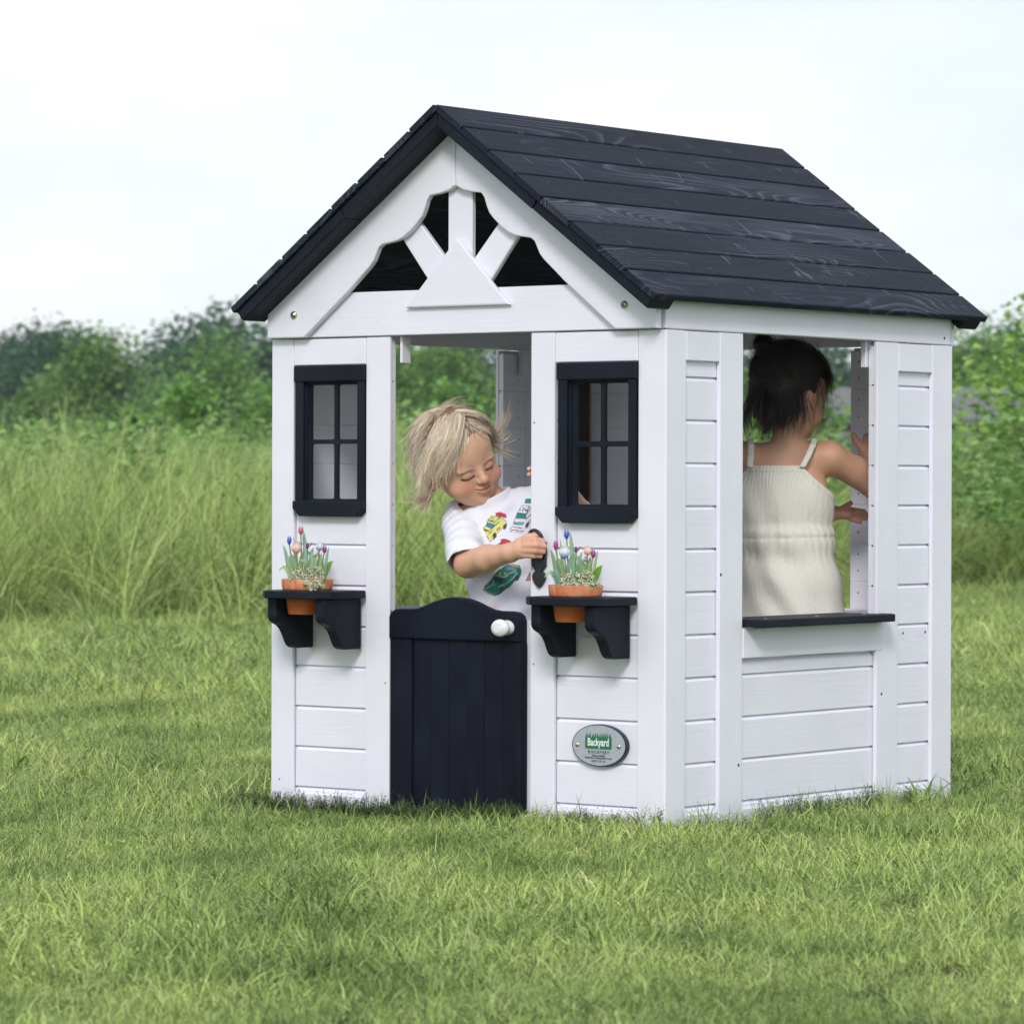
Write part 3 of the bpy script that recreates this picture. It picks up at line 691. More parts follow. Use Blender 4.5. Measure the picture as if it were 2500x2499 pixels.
def head(vol, c, M, s=1.0, ears=True):
    c = np.array(c, float); L = lambda *p: c + M @ (np.array(p) * s)
    vol.ell(L(0, .028, -.016), np.array((.0705, .080, .084)) * s, M, .012)
    vol.ell(L(0, -.012, .012), np.array((.0595, .066, .056)) * s, M, .016)
    vol.ell(L(0, .034, .022), np.array((.053, .044, .047)) * s, M, .016)      # forehead
    for x in (-1, 1):
        vol.ell(L(x * .0335, -.0325, .038), np.array((.0235, .022, .0215)) * s, M, .012)    # cheeks
        vol.ell(L(x * .026, .010, .0585), np.array((.018, .0065, .009)) * s, M, .008)    # brow
    vol.ell(L(0, -.058, .030), np.array((.036, .023, .031)) * s, M, .014)       # jaw
    vol.ell(L(0, -.0685, .0505), np.array((.0140, .0115, .0120)) * s, M, .010)     # chin
    for x in (-1, 1):
        vol.ell(L(x * .0255, -.0030, .073), np.array((.0150, .0095, .0095)) * s, M, .006, 's')   # sockets
        vol.ell(L(x * .0250, -.0040, .0560), np.array((.0128, .0108, .0112)) * s, M, .0025)   # closed lids over the eyeballs
    vol.cone(L(0, .004, .0640), L(0, -.0185, .0750), .0060 * s, .0078 * s, .006)
    vol.ell(L(0, -.0205, .0765), np.array((.0088, .0070, .0078)) * s, M, .005)
    for x in (-1, 1): vol.ell(L(x * .0085, -.0225, .0705), np.array((.0056, .0050, .0066)) * s, M, .003)
    vol.ell(L(0, -.0400, .0640), np.array((.0165, .0095, .0080)) * s, M, .007)      # muzzle
    vol.ell(L(0, -.0375, .0686), np.array((.0135, .0032, .0042)) * s, M, .0025)
    vol.ell(L(0, -.0455, .0685), np.array((.0115, .0042, .0048)) * s, M, .0030)
    pts = [(-.0190, -.0368, .0585), (-.0120, -.0402, .0690), (0, -.0418, .0742), (.0120, -.0402, .0690), (.0190, -.0368, .0585)]
    for a, b in zip(pts, pts[1:]): vol.cone(L(*a), L(*b), .0012 * s, .0012 * s, .0016, 's')
    if ears:
        for x in (-1, 1):
            E = M @ np.array([[math.cos(.35 * x), 0, math.sin(.35 * x)], [0, 1, 0], [-math.sin(.35 * x), 0, math.cos(.35 * x)]])
            vol.ell(L(x * .0685, -.008, -.006), np.array((.0062, .0200, .0120)) * s, E, .003)
            vol.ell(L(x * .0760, -.005, -.001), np.array((.0048, .0115, .0062)) * s, E, .003, 's')
            vol.cone(L(x * .064, -.022, .0), L(x * .069, -.025, -.003), .0045 * s, .0055 * s, .003)
def headcol(V, c, M, s, base, red=.5):
    q = ((V - c) @ M) / s; col = np.tile(np.array(base), (len(V), 1))
    x, y, z = q[:, 0], q[:, 1], q[:, 2]
    near = (np.abs(q) < .11).all(1)
    def g(cx, cy, cz, r): return np.exp(-(((x - cx) ** 2 + (y - cy) ** 2 + (z - cz) ** 2) / r ** 2)) * near
    def mixc(w_, c2): nonlocal col; col = col * (1 - w_[:, None]) + np.array(c2) * w_[:, None]
    for sx in (-1, 1):
        mixc(g(sx * .036, -.030, .056, .018) * .40 * red * 2, (.62, .19, .135))
        mixc(g(sx * .074, -.006, 0, .018) * .45, (.55, .20, .14))
        lid = np.clip(1 - np.abs((x - sx * .0250) / .0150), 0, 1) > 0
        # upper lid crease and lash line
        crease = np.exp(-((y - (.0055 - 9 * (x - sx * .025) ** 2)) / .0014) ** 2) * (np.abs(x - sx * .025) < .0135) * (z > .045); mixc(crease * .45, (.30, .13, .09))
        mixc(np.exp(-(((x - sx * .025) / .013) ** 2 + ((y + .001) / .006) ** 2)) * (z > .045) * .55, (.44, .20, .17))  # brownish shade of the lids, mixed into the skin colour
        lash = np.exp(-((y - (-.0098 + 14 * (x - sx * .025) ** 2)) / .0023) ** 2) * (np.abs(x - sx * .0255) < .0135) * (z > .045); mixc(np.minimum(1, lash * 1.3) * .96, (.055, .034, .026))
        brow = np.exp(-((y - (.0165 - 6 * (x - sx * .022) ** 2)) / .0026) ** 2) * (np.abs(x - sx * .0255) < .0135) * (z > .04); mixc(brow * .45, (.26, .16, .09))
    lipm = (np.abs(x) < .0165) * (z > .058)
    lw = np.exp(-((y + .0405) / .0072) ** 2) * np.clip(1 - (x / .0175) ** 2, 0, 1) * lipm; mixc(lw * .75, (.50, .15, .125))
    ml = np.exp(-((y - (-.0418 + 14 * x ** 2)) / .0013) ** 2) * (np.abs(x) < .0190) * (z > .052); mixc(ml * .8, (.17, .045, .035))
    mixc(g(0, -.020, .080, .010) * .4, (.62, .25, .18))
    for sx in (-1, 1): mixc(g(sx * .0045, -.0262, .0735, .0030) * .7, (.16, .05, .04))
    return col

def strands(roots, dirs, c, M, s, radii, steps, ds, flow, lift, grav=0., curl=.15, width=.0011, seed=0, cols=None, outward=0.):
    """ribbon hairs, combed over the skull ellipsoid in head coordinates"""
    r = np.random.default_rng(seed); n = len(roots); p = roots.copy(); d = dirs.copy(); path = [p.copy()]; rad = np.array(radii)
    ph = r.random(n) * 6.28; cu_ = r.normal(size=(n, 3)); st = steps if hasattr(steps, '__len__') else np.full(n, steps); mx_ = int(max(st))
    Gl = M.T @ np.array([0, 0, -1.])
    for i in range(mx_):
        t = i / mx_; fl = flow(p, t)
        d = d * .62 + fl * .38 + Gl * grav * t + cu_ * curl * (.25 + t) * .35 + np.cross(d, cu_) * curl * .25 * np.sin(ph + i * .7)[:, None]
        q = p - np.array((0, .020, -.016)) * 0
        nrm = (p - CSK) / rad ** 2; nrm /= np.linalg.norm(nrm, axis=1)[:, None] + 1e-9
        lev = np.sqrt((((p - CSK) / rad) ** 2).sum(1))
        d = d + nrm * outward * max(0, t - .45)
        d /= np.linalg.norm(d, axis=1)[:, None] + 1e-9
        p = p + d * (ds * (st > i))[:, None]
        lev = np.sqrt((((p - CSK) / rad) ** 2).sum(1)); want = 1 + lift * (.3 + .7 * min(1, t * 2.5)) * (1 + .35 * np.sin(ph))
        push = lev < want; p = np.where(push[:, None], CSK + (p - CSK) * (want / lev)[:, None], p)
        path.append(p.copy())
    return ribbons(np.stack(path, 1), c, M, s, width, cols, r)
CSK = np.array((0, .028, -.016))
def ribbons(path, c, M, s, width, cols, r):
    n, k, _ = path.shape; Wp = np.array(c) + (path * s) @ np.array(M).T
    T = np.gradient(Wp, axis=1); T /= np.linalg.norm(T, axis=2)[..., None] + 1e-9
    out_ = Wp - (np.array(c) + np.array(M) @ (CSK * s)); out_ /= np.linalg.norm(out_, axis=2)[..., None] + 1e-9
    sd_ = np.cross(T, out_); sd_ += r.normal(size=(n, 1, 3)) * .35; sd_ /= np.linalg.norm(sd_, axis=2)[..., None] + 1e-9
    tp = np.linspace(0, 1, k); wd = width * (1 - .75 * tp ** 2) * .5
    wj = (.6 + .8 * r.random(n))[:, None]
    A = Wp + sd_ * (wd * wj)[..., None]; B = Wp - sd_ * (wd * wj)[..., None]
    V = np.stack([A, B], 2).reshape(-1, 3); base = (np.arange(n) * k * 2)[:, None] + (np.arange(k - 1) * 2)[None]
    F = np.stack([base, base + 1, base + 3, base + 2], -1).reshape(-1, 4)
    C_ = np.repeat(cols, k * 2, axis=0) if cols is not None else None
    return V, F, C_
def merge(parts):
    V = []; F = []; C_ = []; o = 0
    for v, f, c_ in parts: V.append(v); F.append(f + o); C_.append(c_); o += len(v)
    return np.concatenate(V), np.concatenate(F), np.concatenate(C_)
def tuft(pts, n, spread, c, M, s, width, colr, seed, k=14, tip=1.0):
    """a lock of hairs following control points (head coordinates), loosening towards its end"""
    r = np.random.default_rng(seed); P = np.array(pts, float); m_ = len(P); tt = np.linspace(0, m_ - 1, k); path = np.zeros((n, k, 3))
    cen = np.stack([np.interp(tt, np.arange(m_), P[:, i]) for i in range(3)], 1)
    for _ in range(3): cen[1:-1] = (cen[:-2] + 2 * cen[1:-1] + cen[2:]) / 4
    off = r.normal(size=(n, 3)); off2 = r.normal(size=(n, 3)); u = np.linspace(0, 1, k)
    path = cen[None] + off[:, None] * (spread * (.55 + .5 * u))[None, :, None] + off2[:, None] * (spread * tip * u ** 2)[None, :, None]
    ln = .65 + .35 * r.random(n)
    idx = np.clip(u[None] * ln[:, None] * (k - 1), 0, k - 1); lo = np.floor(idx).astype(int); hi = np.minimum(lo + 1, k - 1); fr_ = (idx - lo)[..., None]
    ar = np.arange(n)[:, None]; path = path[ar, lo] * (1 - fr_) + path[ar, hi] * fr_
    return ribbons(path, c, M, s, width, colr(n, r), r)

# ================================================================== PERSON 1: toddler boy at the door
def build_boy():
    t = thing('person', 'blond toddler in white shirt printed with cars, reaching round the post from the doorway', 'person', (-.48, .13, 0))
    FB = np.array([.5, -.866, 0]); LB = np.array([.866, .5, 0]); MB = np.stack([LB, FB, ZU], 1)
    v = Vol((-.72, -.075, -.04), (-.245, .29, .87), .0019)
    Hc = np.array((-.5520, .060, .7015)); HM = frame(R_(25), R_(26), R_(28)); HS = 1.04
    Rs = np.array((-.566, .084, .575)); Ls = np.array((-.424, .172, .617))
    A = v.add
    v.ell((-.470, .145, .300), (.082, .068, .070), MB, .03); v.ell((-.472, .135, .395), (.083, .074, .085), MB, .03)
    v.ell((-.485, .120, .515), (.086, .066, .095), MB, .03); v.cone(Rs, Ls, .036, .036, .025)
    v.cone((-.497, .126, .600), (-.543, .104, .665), .029, .027, .007)
    head(v, Hc, HM, HS)
    # right arm: sleeve shoulder - elbow - wrist
    El = np.array((-.488, .004, .4985)); Wr = np.array((-.3555, -.030, .5215))
    v.cone(Rs, El, .032, .0265, .015); v.cone(El, El * .55 + Wr * .45, .0270, .0265, .012); v.cone(El * .55 + Wr * .45, Wr, .0262, .0185, .010)
    v.ell(El + np.array((-.004, .0, -.006)), (.024, .024, .023), None, .008)
    # fist round the knocker ring: palm, four fingers curling to the ring, thumb over the top
    v.cone(Wr, (-.3330, -.0315, .5280), .0175, .0160, .010)
    v.ell((-.3270, -.0320, .5300), (.0210, .0115, .0195), None, .010)
    fing = [((-.3160, -.0350, .5450), (-.2930, -.0330, .5475), (-.2850, -.0185, .5450), .0072), ((-.3130, -.0375, .5360), (-.2880, -.0360, .5370), (-.2800, -.0200, .5350), .0074),
            ((-.3140, -.0375, .5265), (-.2900, -.0350, .5265), (-.2830, -.0200, .5250), .0070), ((-.3180, -.0355, .5175), (-.2970, -.0320, .5165), (-.2905, -.0190, .5160), .0062)]
    for a, b, c, r in fing:
        v.cone(a, b, r, r * .95, .0035); v.cone(b, c, r * .95, r * .82, .002)
        v.cone(c, (c[0] - .012, c[1] + .006, c[2]), r * .82, r * .7, .002)
    for z in (.5415, .5315, .5220):      # creases between the fingers
        v.cone((-.3080, -.0475, z), (-.2760, -.0420, z + .0004), .0022, .0022, .0016, 's')
    v.cone((-.3330, -.0300, .5420), (-.3160, -.0240, .5530), .0085, .0075, .006); v.cone((-.3160, -.0240, .5530), (-.3010, -.0170, .5560), .0075, .0062, .003)
    # left arm raised behind the post, fingertips holding its inner edge
    E2 = np.array((-.335, .175, .600)); W2 = np.array((-.305, .075, .655))
    v.cone(Ls, E2, .031, .026, .012); v.cone(E2, W2, .025, .0185, .01); v.ell((-.312, .052, .668), (.017, .018, .020), None, .008)
    for i, (z, r) in enumerate(((.688, .0066), (.677, .0070))):
        v.cone((-.322, .045, z), (-.337, .034, z + .001), r, r * .92, .003); v.cone((-.337, .034, z + .001), (-.3385, .016, z + .001), r * .92, r * .8, .002); v.cone((-.3385, .016, z + .001), (-.336, .004, z), r * .8, r * .68, .002)
    v.cone((-.315, .045, .680), (-.318, .032, .703), .007, .006, .004)
    # legs and feet
    for sx in (-1, 1):
        h = np.array((-.470, .145, .29)) + LB * sx * .042; kn = h + FB * .004 + np.array((0, 0, -.138)); an = kn + np.array((0, 0, -.138)) - FB * .006
        v.cone(h, kn, .046, .033, .02); v.cone(kn, kn * .5 + an * .5, .031, .031, .01); v.cone(kn * .5 + an * .5, an, .031, .020, .01)
        v.cone(an + np.array((0, 0, -.012)), an + FB * .075 + np.array((0, 0, -.024)), .021, .0155, .010); v.cone(an, an - np.array((0, 0, .012)), .021, .022, .01)
        for j in range(5):
            b_ = an + FB * (.080 - .004 * j) + LB * (sx * (-.014 + .0068 * j)) + np.array((0, 0, -.028)); v.cone(b_ - FB * .008, b_ + FB * .006, .0058 - .0005 * j, .0052 - .0005 * j, .003)
    V, F = v.mesh()
    col = headcol(V, Hc, HM, HS, (.70, .405, .285), .6)
    # scabbed graze on the elbow, a little pink at knuckles and elbow
    gz_ = np.exp(-(((V - np.array((-.478, -.022, .4795))) / np.array((.010, .02, .0025))) ** 2).sum(1)) * (vnoise(V, 900, 4) > -.1); col = col * (1 - .75 * gz_[:, None]) + np.array((.22, .035, .03)) * .75 * gz_[:, None]
    pk = np.exp(-(((V - El) / .035) ** 2).sum(1)) * .35 + np.exp(-(((V - np.array((-.287, -.035, .53))) / .016) ** 2).sum(1)) * .35
    col = col * (1 - pk[:, None]) + np.array((.58, .22, .15)) * pk[:, None]; col *= 1 + .05 * vnoise(V, 120, 2)[:, None]
    link('body', mesh_from('boy_body', V, F, M_skin, True, np.clip(col, 0, 1)), t)
    # ---- shirt: loose shell with folds, hollow at sleeves, neck and hem
    h = .0017; s = Vol((-.68, -.03, .255), (-.32, .27, .72), h)
    s.ell((-.470, .145, .330), (.095, .080, .10), MB, .03); s.ell((-.472, .135, .415), (.093, .080, .10), MB, .03)
    s.ell((-.485, .120, .520), (.095, .074, .095), MB, .03); s.cone(Rs, Ls, .043, .043, .02); s.cone((-.493, .120, .58), (-.510, .108, .640), .047, .0375, .014); s.cone(Rs + np.array((.012, .008, .012)), (-.520, .105, .628), .034, .026, .015)
    fT = s.f; s.f = np.full(s.n, .05, dtype=np.float32); s.cone(Rs - (El - Rs) * .15, El + (El - Rs) * .2, .041, .0425, .012); fA = s.f
    s.f = np.full(s.n, .05, dtype=np.float32); s.cone(Ls, E2, .042, .037, .012); fB = s.f
    smn = lambda p, q, k=.014: (lambda hh: p * hh + q * (1 - hh) - k * hh * (1 - hh))(np.clip(.5 + .5 * (q - p) / k, 0, 1))
    s.f = smn(smn(fT, fA), fB).astype(np.float32)
    P = np.stack(np.meshgrid(*[s.lo[i] + h * np.arange(s.n[i]) for i in range(3)], indexing='ij'), -1)
    band = np.abs(s.f) < .02
    Q = P[band]; u = (Q - Rs); tA = (El - Rs) / np.linalg.norm(El - Rs)
    wr = .0026 * vnoise(Q * np.array((1, 1, .45)), 55, 5) + .0014 * vnoise(Q, 130, 8)
    ar = np.exp(-((np.linalg.norm(np.cross(u, tA), axis=1)) / .05) ** 2)
    wr += ar * .0024 * np.sin((u @ tA) * 200 + 5 * vnoise(Q, 35, 3))                       # rings of folds round the sleeve
    nk = np.array((-.508, .100, .628)); dd_ = np.linalg.norm(Q - nk, axis=1); wr += .0024 * np.exp(-(dd_ / .08) ** 2) * np.sin(dd_ * 190 + 3 * vnoise(Q, 25, 6))
    dg = (Q @ (LB * .8 - ZU * .6)); wr += .0034 * np.sin(dg * 90 + 4 * vnoise(Q, 16, 9)) * smooth01(Q[:, 2], .55, .40)
    f = s.f.copy(); f[band] += wr; inner = f + .0042
    tS = np.array((.50, -.30, -.81)); tS /= np.linalg.norm(tS); tB = (E2 - Ls) / np.linalg.norm(E2 - Ls)
    cutS = (P - (El - tS * .008)) @ tS                      # sleeve ends just short of the elbow
    wv = np.zeros_like(f); wv[band] = wr
    f_c = smn(smn(fT + wv, np.maximum(fA + wv, cutS), .006), np.maximum(fB + wv, (P - E2) @ tB + .02), .006)
    g = np.maximum(f_c, -inner)
    n0 = np.array((-.497, .122, .600)); na = np.array((-.018, -.022, .055)); na = na / np.linalg.norm(na); al = (P - n0) @ na; rd = np.linalg.norm(P - n0 - al[..., None] * na, axis=-1); g = np.maximum(g, np.where((al > -.03) & (al < .12), .0310 - rd, -1)); g = np.maximum(g, np.where(rd < .07, al - .040, -1)); g = np.where((rd < .0385) & (rd > .0310) & (al > .0) & (al < .038), np.minimum(g, np.maximum(np.abs(f_c + .001) - .0042, .0313 - rd)), g)
    g = np.maximum(g, .285 - P[..., 2]); s.f = g.astype(np.float32)
    V, F = s.mesh()
    # printed cars (flat ink on cotton), laid out in millimetres on the chest
    O = np.array((-.462, .045, .5)); a = (V - O) @ LB * 1000; z = V[:, 2] * 1000
    col = np.tile(np.array((.79, .79, .885)), (len(V), 1)); front = ((V - np.array((-.48, .125, .5))) @ FB) > .012
    arm = (np.linalg.norm(np.cross(V - Rs, tA), axis=1) < .05) & ((V - Rs) @ tA > .01)
    ok = front & ~arm
    INK = dict(yel=(.66, .66, .22), red=(.62, .05, .075), blu=(.05, .24, .36), whl=(.07, .075, .10), wht=(.76, .74, .84), grn=(.03, .27, .23), mnt=(.13, .48, .38), dgr=(.03, .20, .14), ygr=(.36, .46, .16), lbl=(.15, .30, .50), drk=(.025, .09, .085), pnk=(.42, .25, .27), out=(.07, .07, .11), brn=(.25, .13, .05), rdb=(.40, .06, .03), prp=(.30, .12, .30), tan=(.45, .40, .20), pal=(.50, .55, .58))
    def sdist(poly, closed):
        P_ = np.array(poly); best = np.full(len(a), 1e9); inside = np.zeros(len(a), bool); n = len(P_)
        for i in range(n if closed else n - 1):
            p0, p1 = P_[i], P_[(i + 1) % n]; e = p1 - p0; tt = np.clip(((a - p0[0]) * e[0] + (z - p0[1]) * e[1]) / (e @ e + 1e-9), 0, 1)
            best = np.minimum(best, np.hypot(a - p0[0] - tt * e[0], z - p0[1] - tt * e[1]))
            if closed:
                cr_ = (p0[1] > z) != (p1[1] > z); inside ^= cr_ & (a < (p1[0] - p0[0]) * (z - p0[1]) / (p1[1] - p0[1] + 1e-12) + p0[0])
        return best, inside
    for k, poly in DEC:
        d, ins_ = sdist(poly, True); m_ = ins_ & ok; col[m_] = INK[k]; o_ = (d < .75) & ok; col[o_] = np.array(INK['out']) * .6 + np.array(INK[k]) * .4
    for k, poly in STR:
        d, _ = sdist(poly, False); m_ = (d < .8) & ok; col[m_] = INK[k]
    link('shirt', mesh_from('boy_shirt', V, F, M_shirt, True, col), t)
    # shorts
    q = Vol((-.62, .0, .15), (-.32, .27, .36), .003)
    q.ell((-.470, .145, .300), (.090, .077, .065), MB, .02)
    for sx in (-1, 1):
        hh = np.array((-.470, .145, .29)) + LB * sx * .044; q.cone(hh, hh + np.array((0, 0, -.10)), .056, .054, .01)
    PZ = q.lo[2] + q.h * np.arange(q.n[2]); q.f = np.maximum(np.maximum(q.f, (.19 - PZ)[None, None, :]), (PZ - .345)[None, None, :]).astype(np.float32)
    V, F = q.mesh(); link('shorts', mesh_from('boy_shorts', V, F, M_shirt, True, np.tile((.10, .13, .2), (len(V), 1))), t)
    # ---- hair
    r = np.random.default_rng(5)
    def bl(n, r):
        k = r.random(n)[:, None]; return np.clip((1 - k ** .8) * np.array((.42, .27, .16)) + k ** .65 * np.array((1.0, .89, .75)), 0, 1) * (.75 + .5 * r.random((n, 1)))
    parts = []
    # cap under the hairs, following the scalp
    hv = Vol((-.69, -.05, .60), (-.42, .18, .85), .002)
    hv.ell(Hc + HM @ (CSK * HS), np.array((.0712, .0850, .0875)) * HS, HM, .01)
    Pq = np.stack(np.meshgrid(*[hv.lo[i] + hv.h * np.arange(hv.n[i]) for i in range(3)], indexing='ij'), -1); q_ = (Pq - Hc) @ HM
    line = .073 - .30 * np.abs(q_[..., 0] - .012)                        # hairline across the forehead
    keep = np.maximum((line - q_[..., 1]) * .7, (.010 - .0 - q_[..., 2]) * -1)      # face side: above the line or behind
    cutf = np.where(q_[..., 2] > .012, (line - q_[..., 1]) * .8, (-.034 - q_[..., 1]))
    hv.f = np.maximum(hv.f, cutf).astype(np.float32); V, F = hv.mesh(); parts.append((V, F, np.clip(np.tile((.26, .165, .095), (len(V), 1)) * (1 + .25 * vnoise(V, 500, 3)[:, None]), 0, 1)))
    n = 8500; u = r.normal(size=(n * 2, 3)); u /= np.linalg.norm(u, axis=1)[:, None]; rad = np.array((.0692, .0835, .0855)); root = CSK + u * rad
    line = .072 - .30 * np.abs(root[:, 0] - .012); ok_ = np.where(root[:, 2] > .012, root[:, 1] > line, root[:, 1] > -.022); root = root[ok_][:n]; u = u[ok_][:n]
    xp = .016
    def flow(p, tt):
        sd_ = np.tanh((p[:, 0] - xp) / .012); g_ = np.stack([sd_ * .9, -.55 * np.ones(len(p)) - .5 * tt, np.where(p[:, 2] > .0, .42 * (sd_ < 0) + .02, -.45)], 1)
        nr = (p - CSK) / rad ** 2; nr /= np.linalg.norm(nr, axis=1)[:, None]; g_ -= nr * (g_ * nr).sum(1)[:, None] * .85
        return g_ / (np.linalg.norm(g_, axis=1)[:, None] + 1e-9)
    st = (6 + 7 * r.random(len(root))).astype(int); st = np.where((root[:, 0] > xp - .004) & (root[:, 2] > -.01), (st * .62).astype(int), st)
    st = np.where((root[:, 0] > -.012) & (root[:, 0] < xp) & (root[:, 2] > .025), (st * .7).astype(int), st)
    st = np.where((root[:, 0] < -.03) & (root[:, 1] < .03), np.maximum(3, (st * .42).astype(int)), st)
    d0 = flow(root, 0) + u * .35
    parts.append(strands(root, d0, Hc, HM, HS, rad, st, .0060, flow, .055, .12, .26, .0008, 6, bl(len(root), r), .35))
    # locks: fringe swept to the child's right, wisps blown out at both sides
    T = lambda pts, n, sp, sd_, w_=.0010, tip=1.2: parts.append(tuft([(p[0] * 1.03, p[1] + .013 * float(smooth01(np.array(p[1]), .02, .07)), p[2] * 1.03) for p in pts], int(n * 1.5), sp, Hc, HM, HS, w_ * .72, bl, sd_, 14, tip))
    T([(.012, .088, .030), (-.015, .082, .062), (-.040, .055, .068), (-.062, .026, .046), (-.070, .006, .030)], 260, .0055, 21)
    T([(.008, .090, .015), (-.028, .082, .050), (-.055, .048, .054), (-.073, .026, .026), (-.081, .012, .016)], 220, .0060, 22)
    T([(.010, .090, -.01), (-.040, .082, .020), (-.070, .045, .020), (-.080, .022, .004), (-.092, .010, .000)], 200, .0065, 23)
    T([(.012, .090, .030), (-.012, .080, .056), (-.036, .062, .062), (-.054, .040, .056)], 140, .0048, 24)
    T([(.012, .094, .020), (.036, .084, .034), (.058, .062, .032), (.070, .036, .018), (.076, .012, .004)], 260, .0050, 25)
    T([(.018, .090, .010), (.048, .076, .025), (.070, .045, .018), (.080, .015, -.002), (.090, -.010, -.010)], 280, .0058, 26)
    T([(.066, .030, .010), (.082, .020, .004), (.100, .024, .0), (.116, .044, .002), (.120, .056, .004)], 90, .0048, 27, .0010, 2.2)
    T([(.068, .018, .004), (.086, .004, .0), (.104, .002, .0), (.122, .018, .002)], 80, .0050, 28, .0010, 2.4)
    T([(.070, .006, -.004), (.086, -.016, -.004), (.100, -.030, -.002), (.108, -.040, 0)], 70, .0050, 29, .0009, 2.2)
    T([(-.070, -.010, -.010), (-.084, -.030, -.010), (-.098, -.034, -.006), (-.118, -.022, -.002), (-.134, -.006, .0)], 170, .0055, 30, .0010, 2.0)
    T([(-.066, -.020, -.020), (-.080, -.042, -.018), (-.094, -.050, -.010), (-.114, -.046, -.004)], 150, .0060, 31, .0010, 2.2)
    T([(-.080, .030, .0), (-.092, .010, .004), (-.104, -.004, .008), (-.120, -.006, .010)], 45, .0040, 32, .0008, 2.2)
    T([(-.02, .092, -.01), (-.03, .104, -.002), (-.05, .106, .006), (-.075, .085, .008)], 60, .0060, 33, .0009, 2.0)
    T([(.0, .092, -.02), (.012, .104, -.012), (.034, .104, -.006), (.060, .084, .0)], 60, .0060, 34, .0009, 2.0)
    T([(-.045, .070, .040), (-.07, .058, .034), (-.086, .030, .028), (-.104, .012, .026)], 40, .0045, 35, .0008, 2.0)
    V, F, C_ = merge(parts); link('hair', mesh_from('boy_hair', V, F, M_hair, True, np.clip(C_, 0, 1)), t)

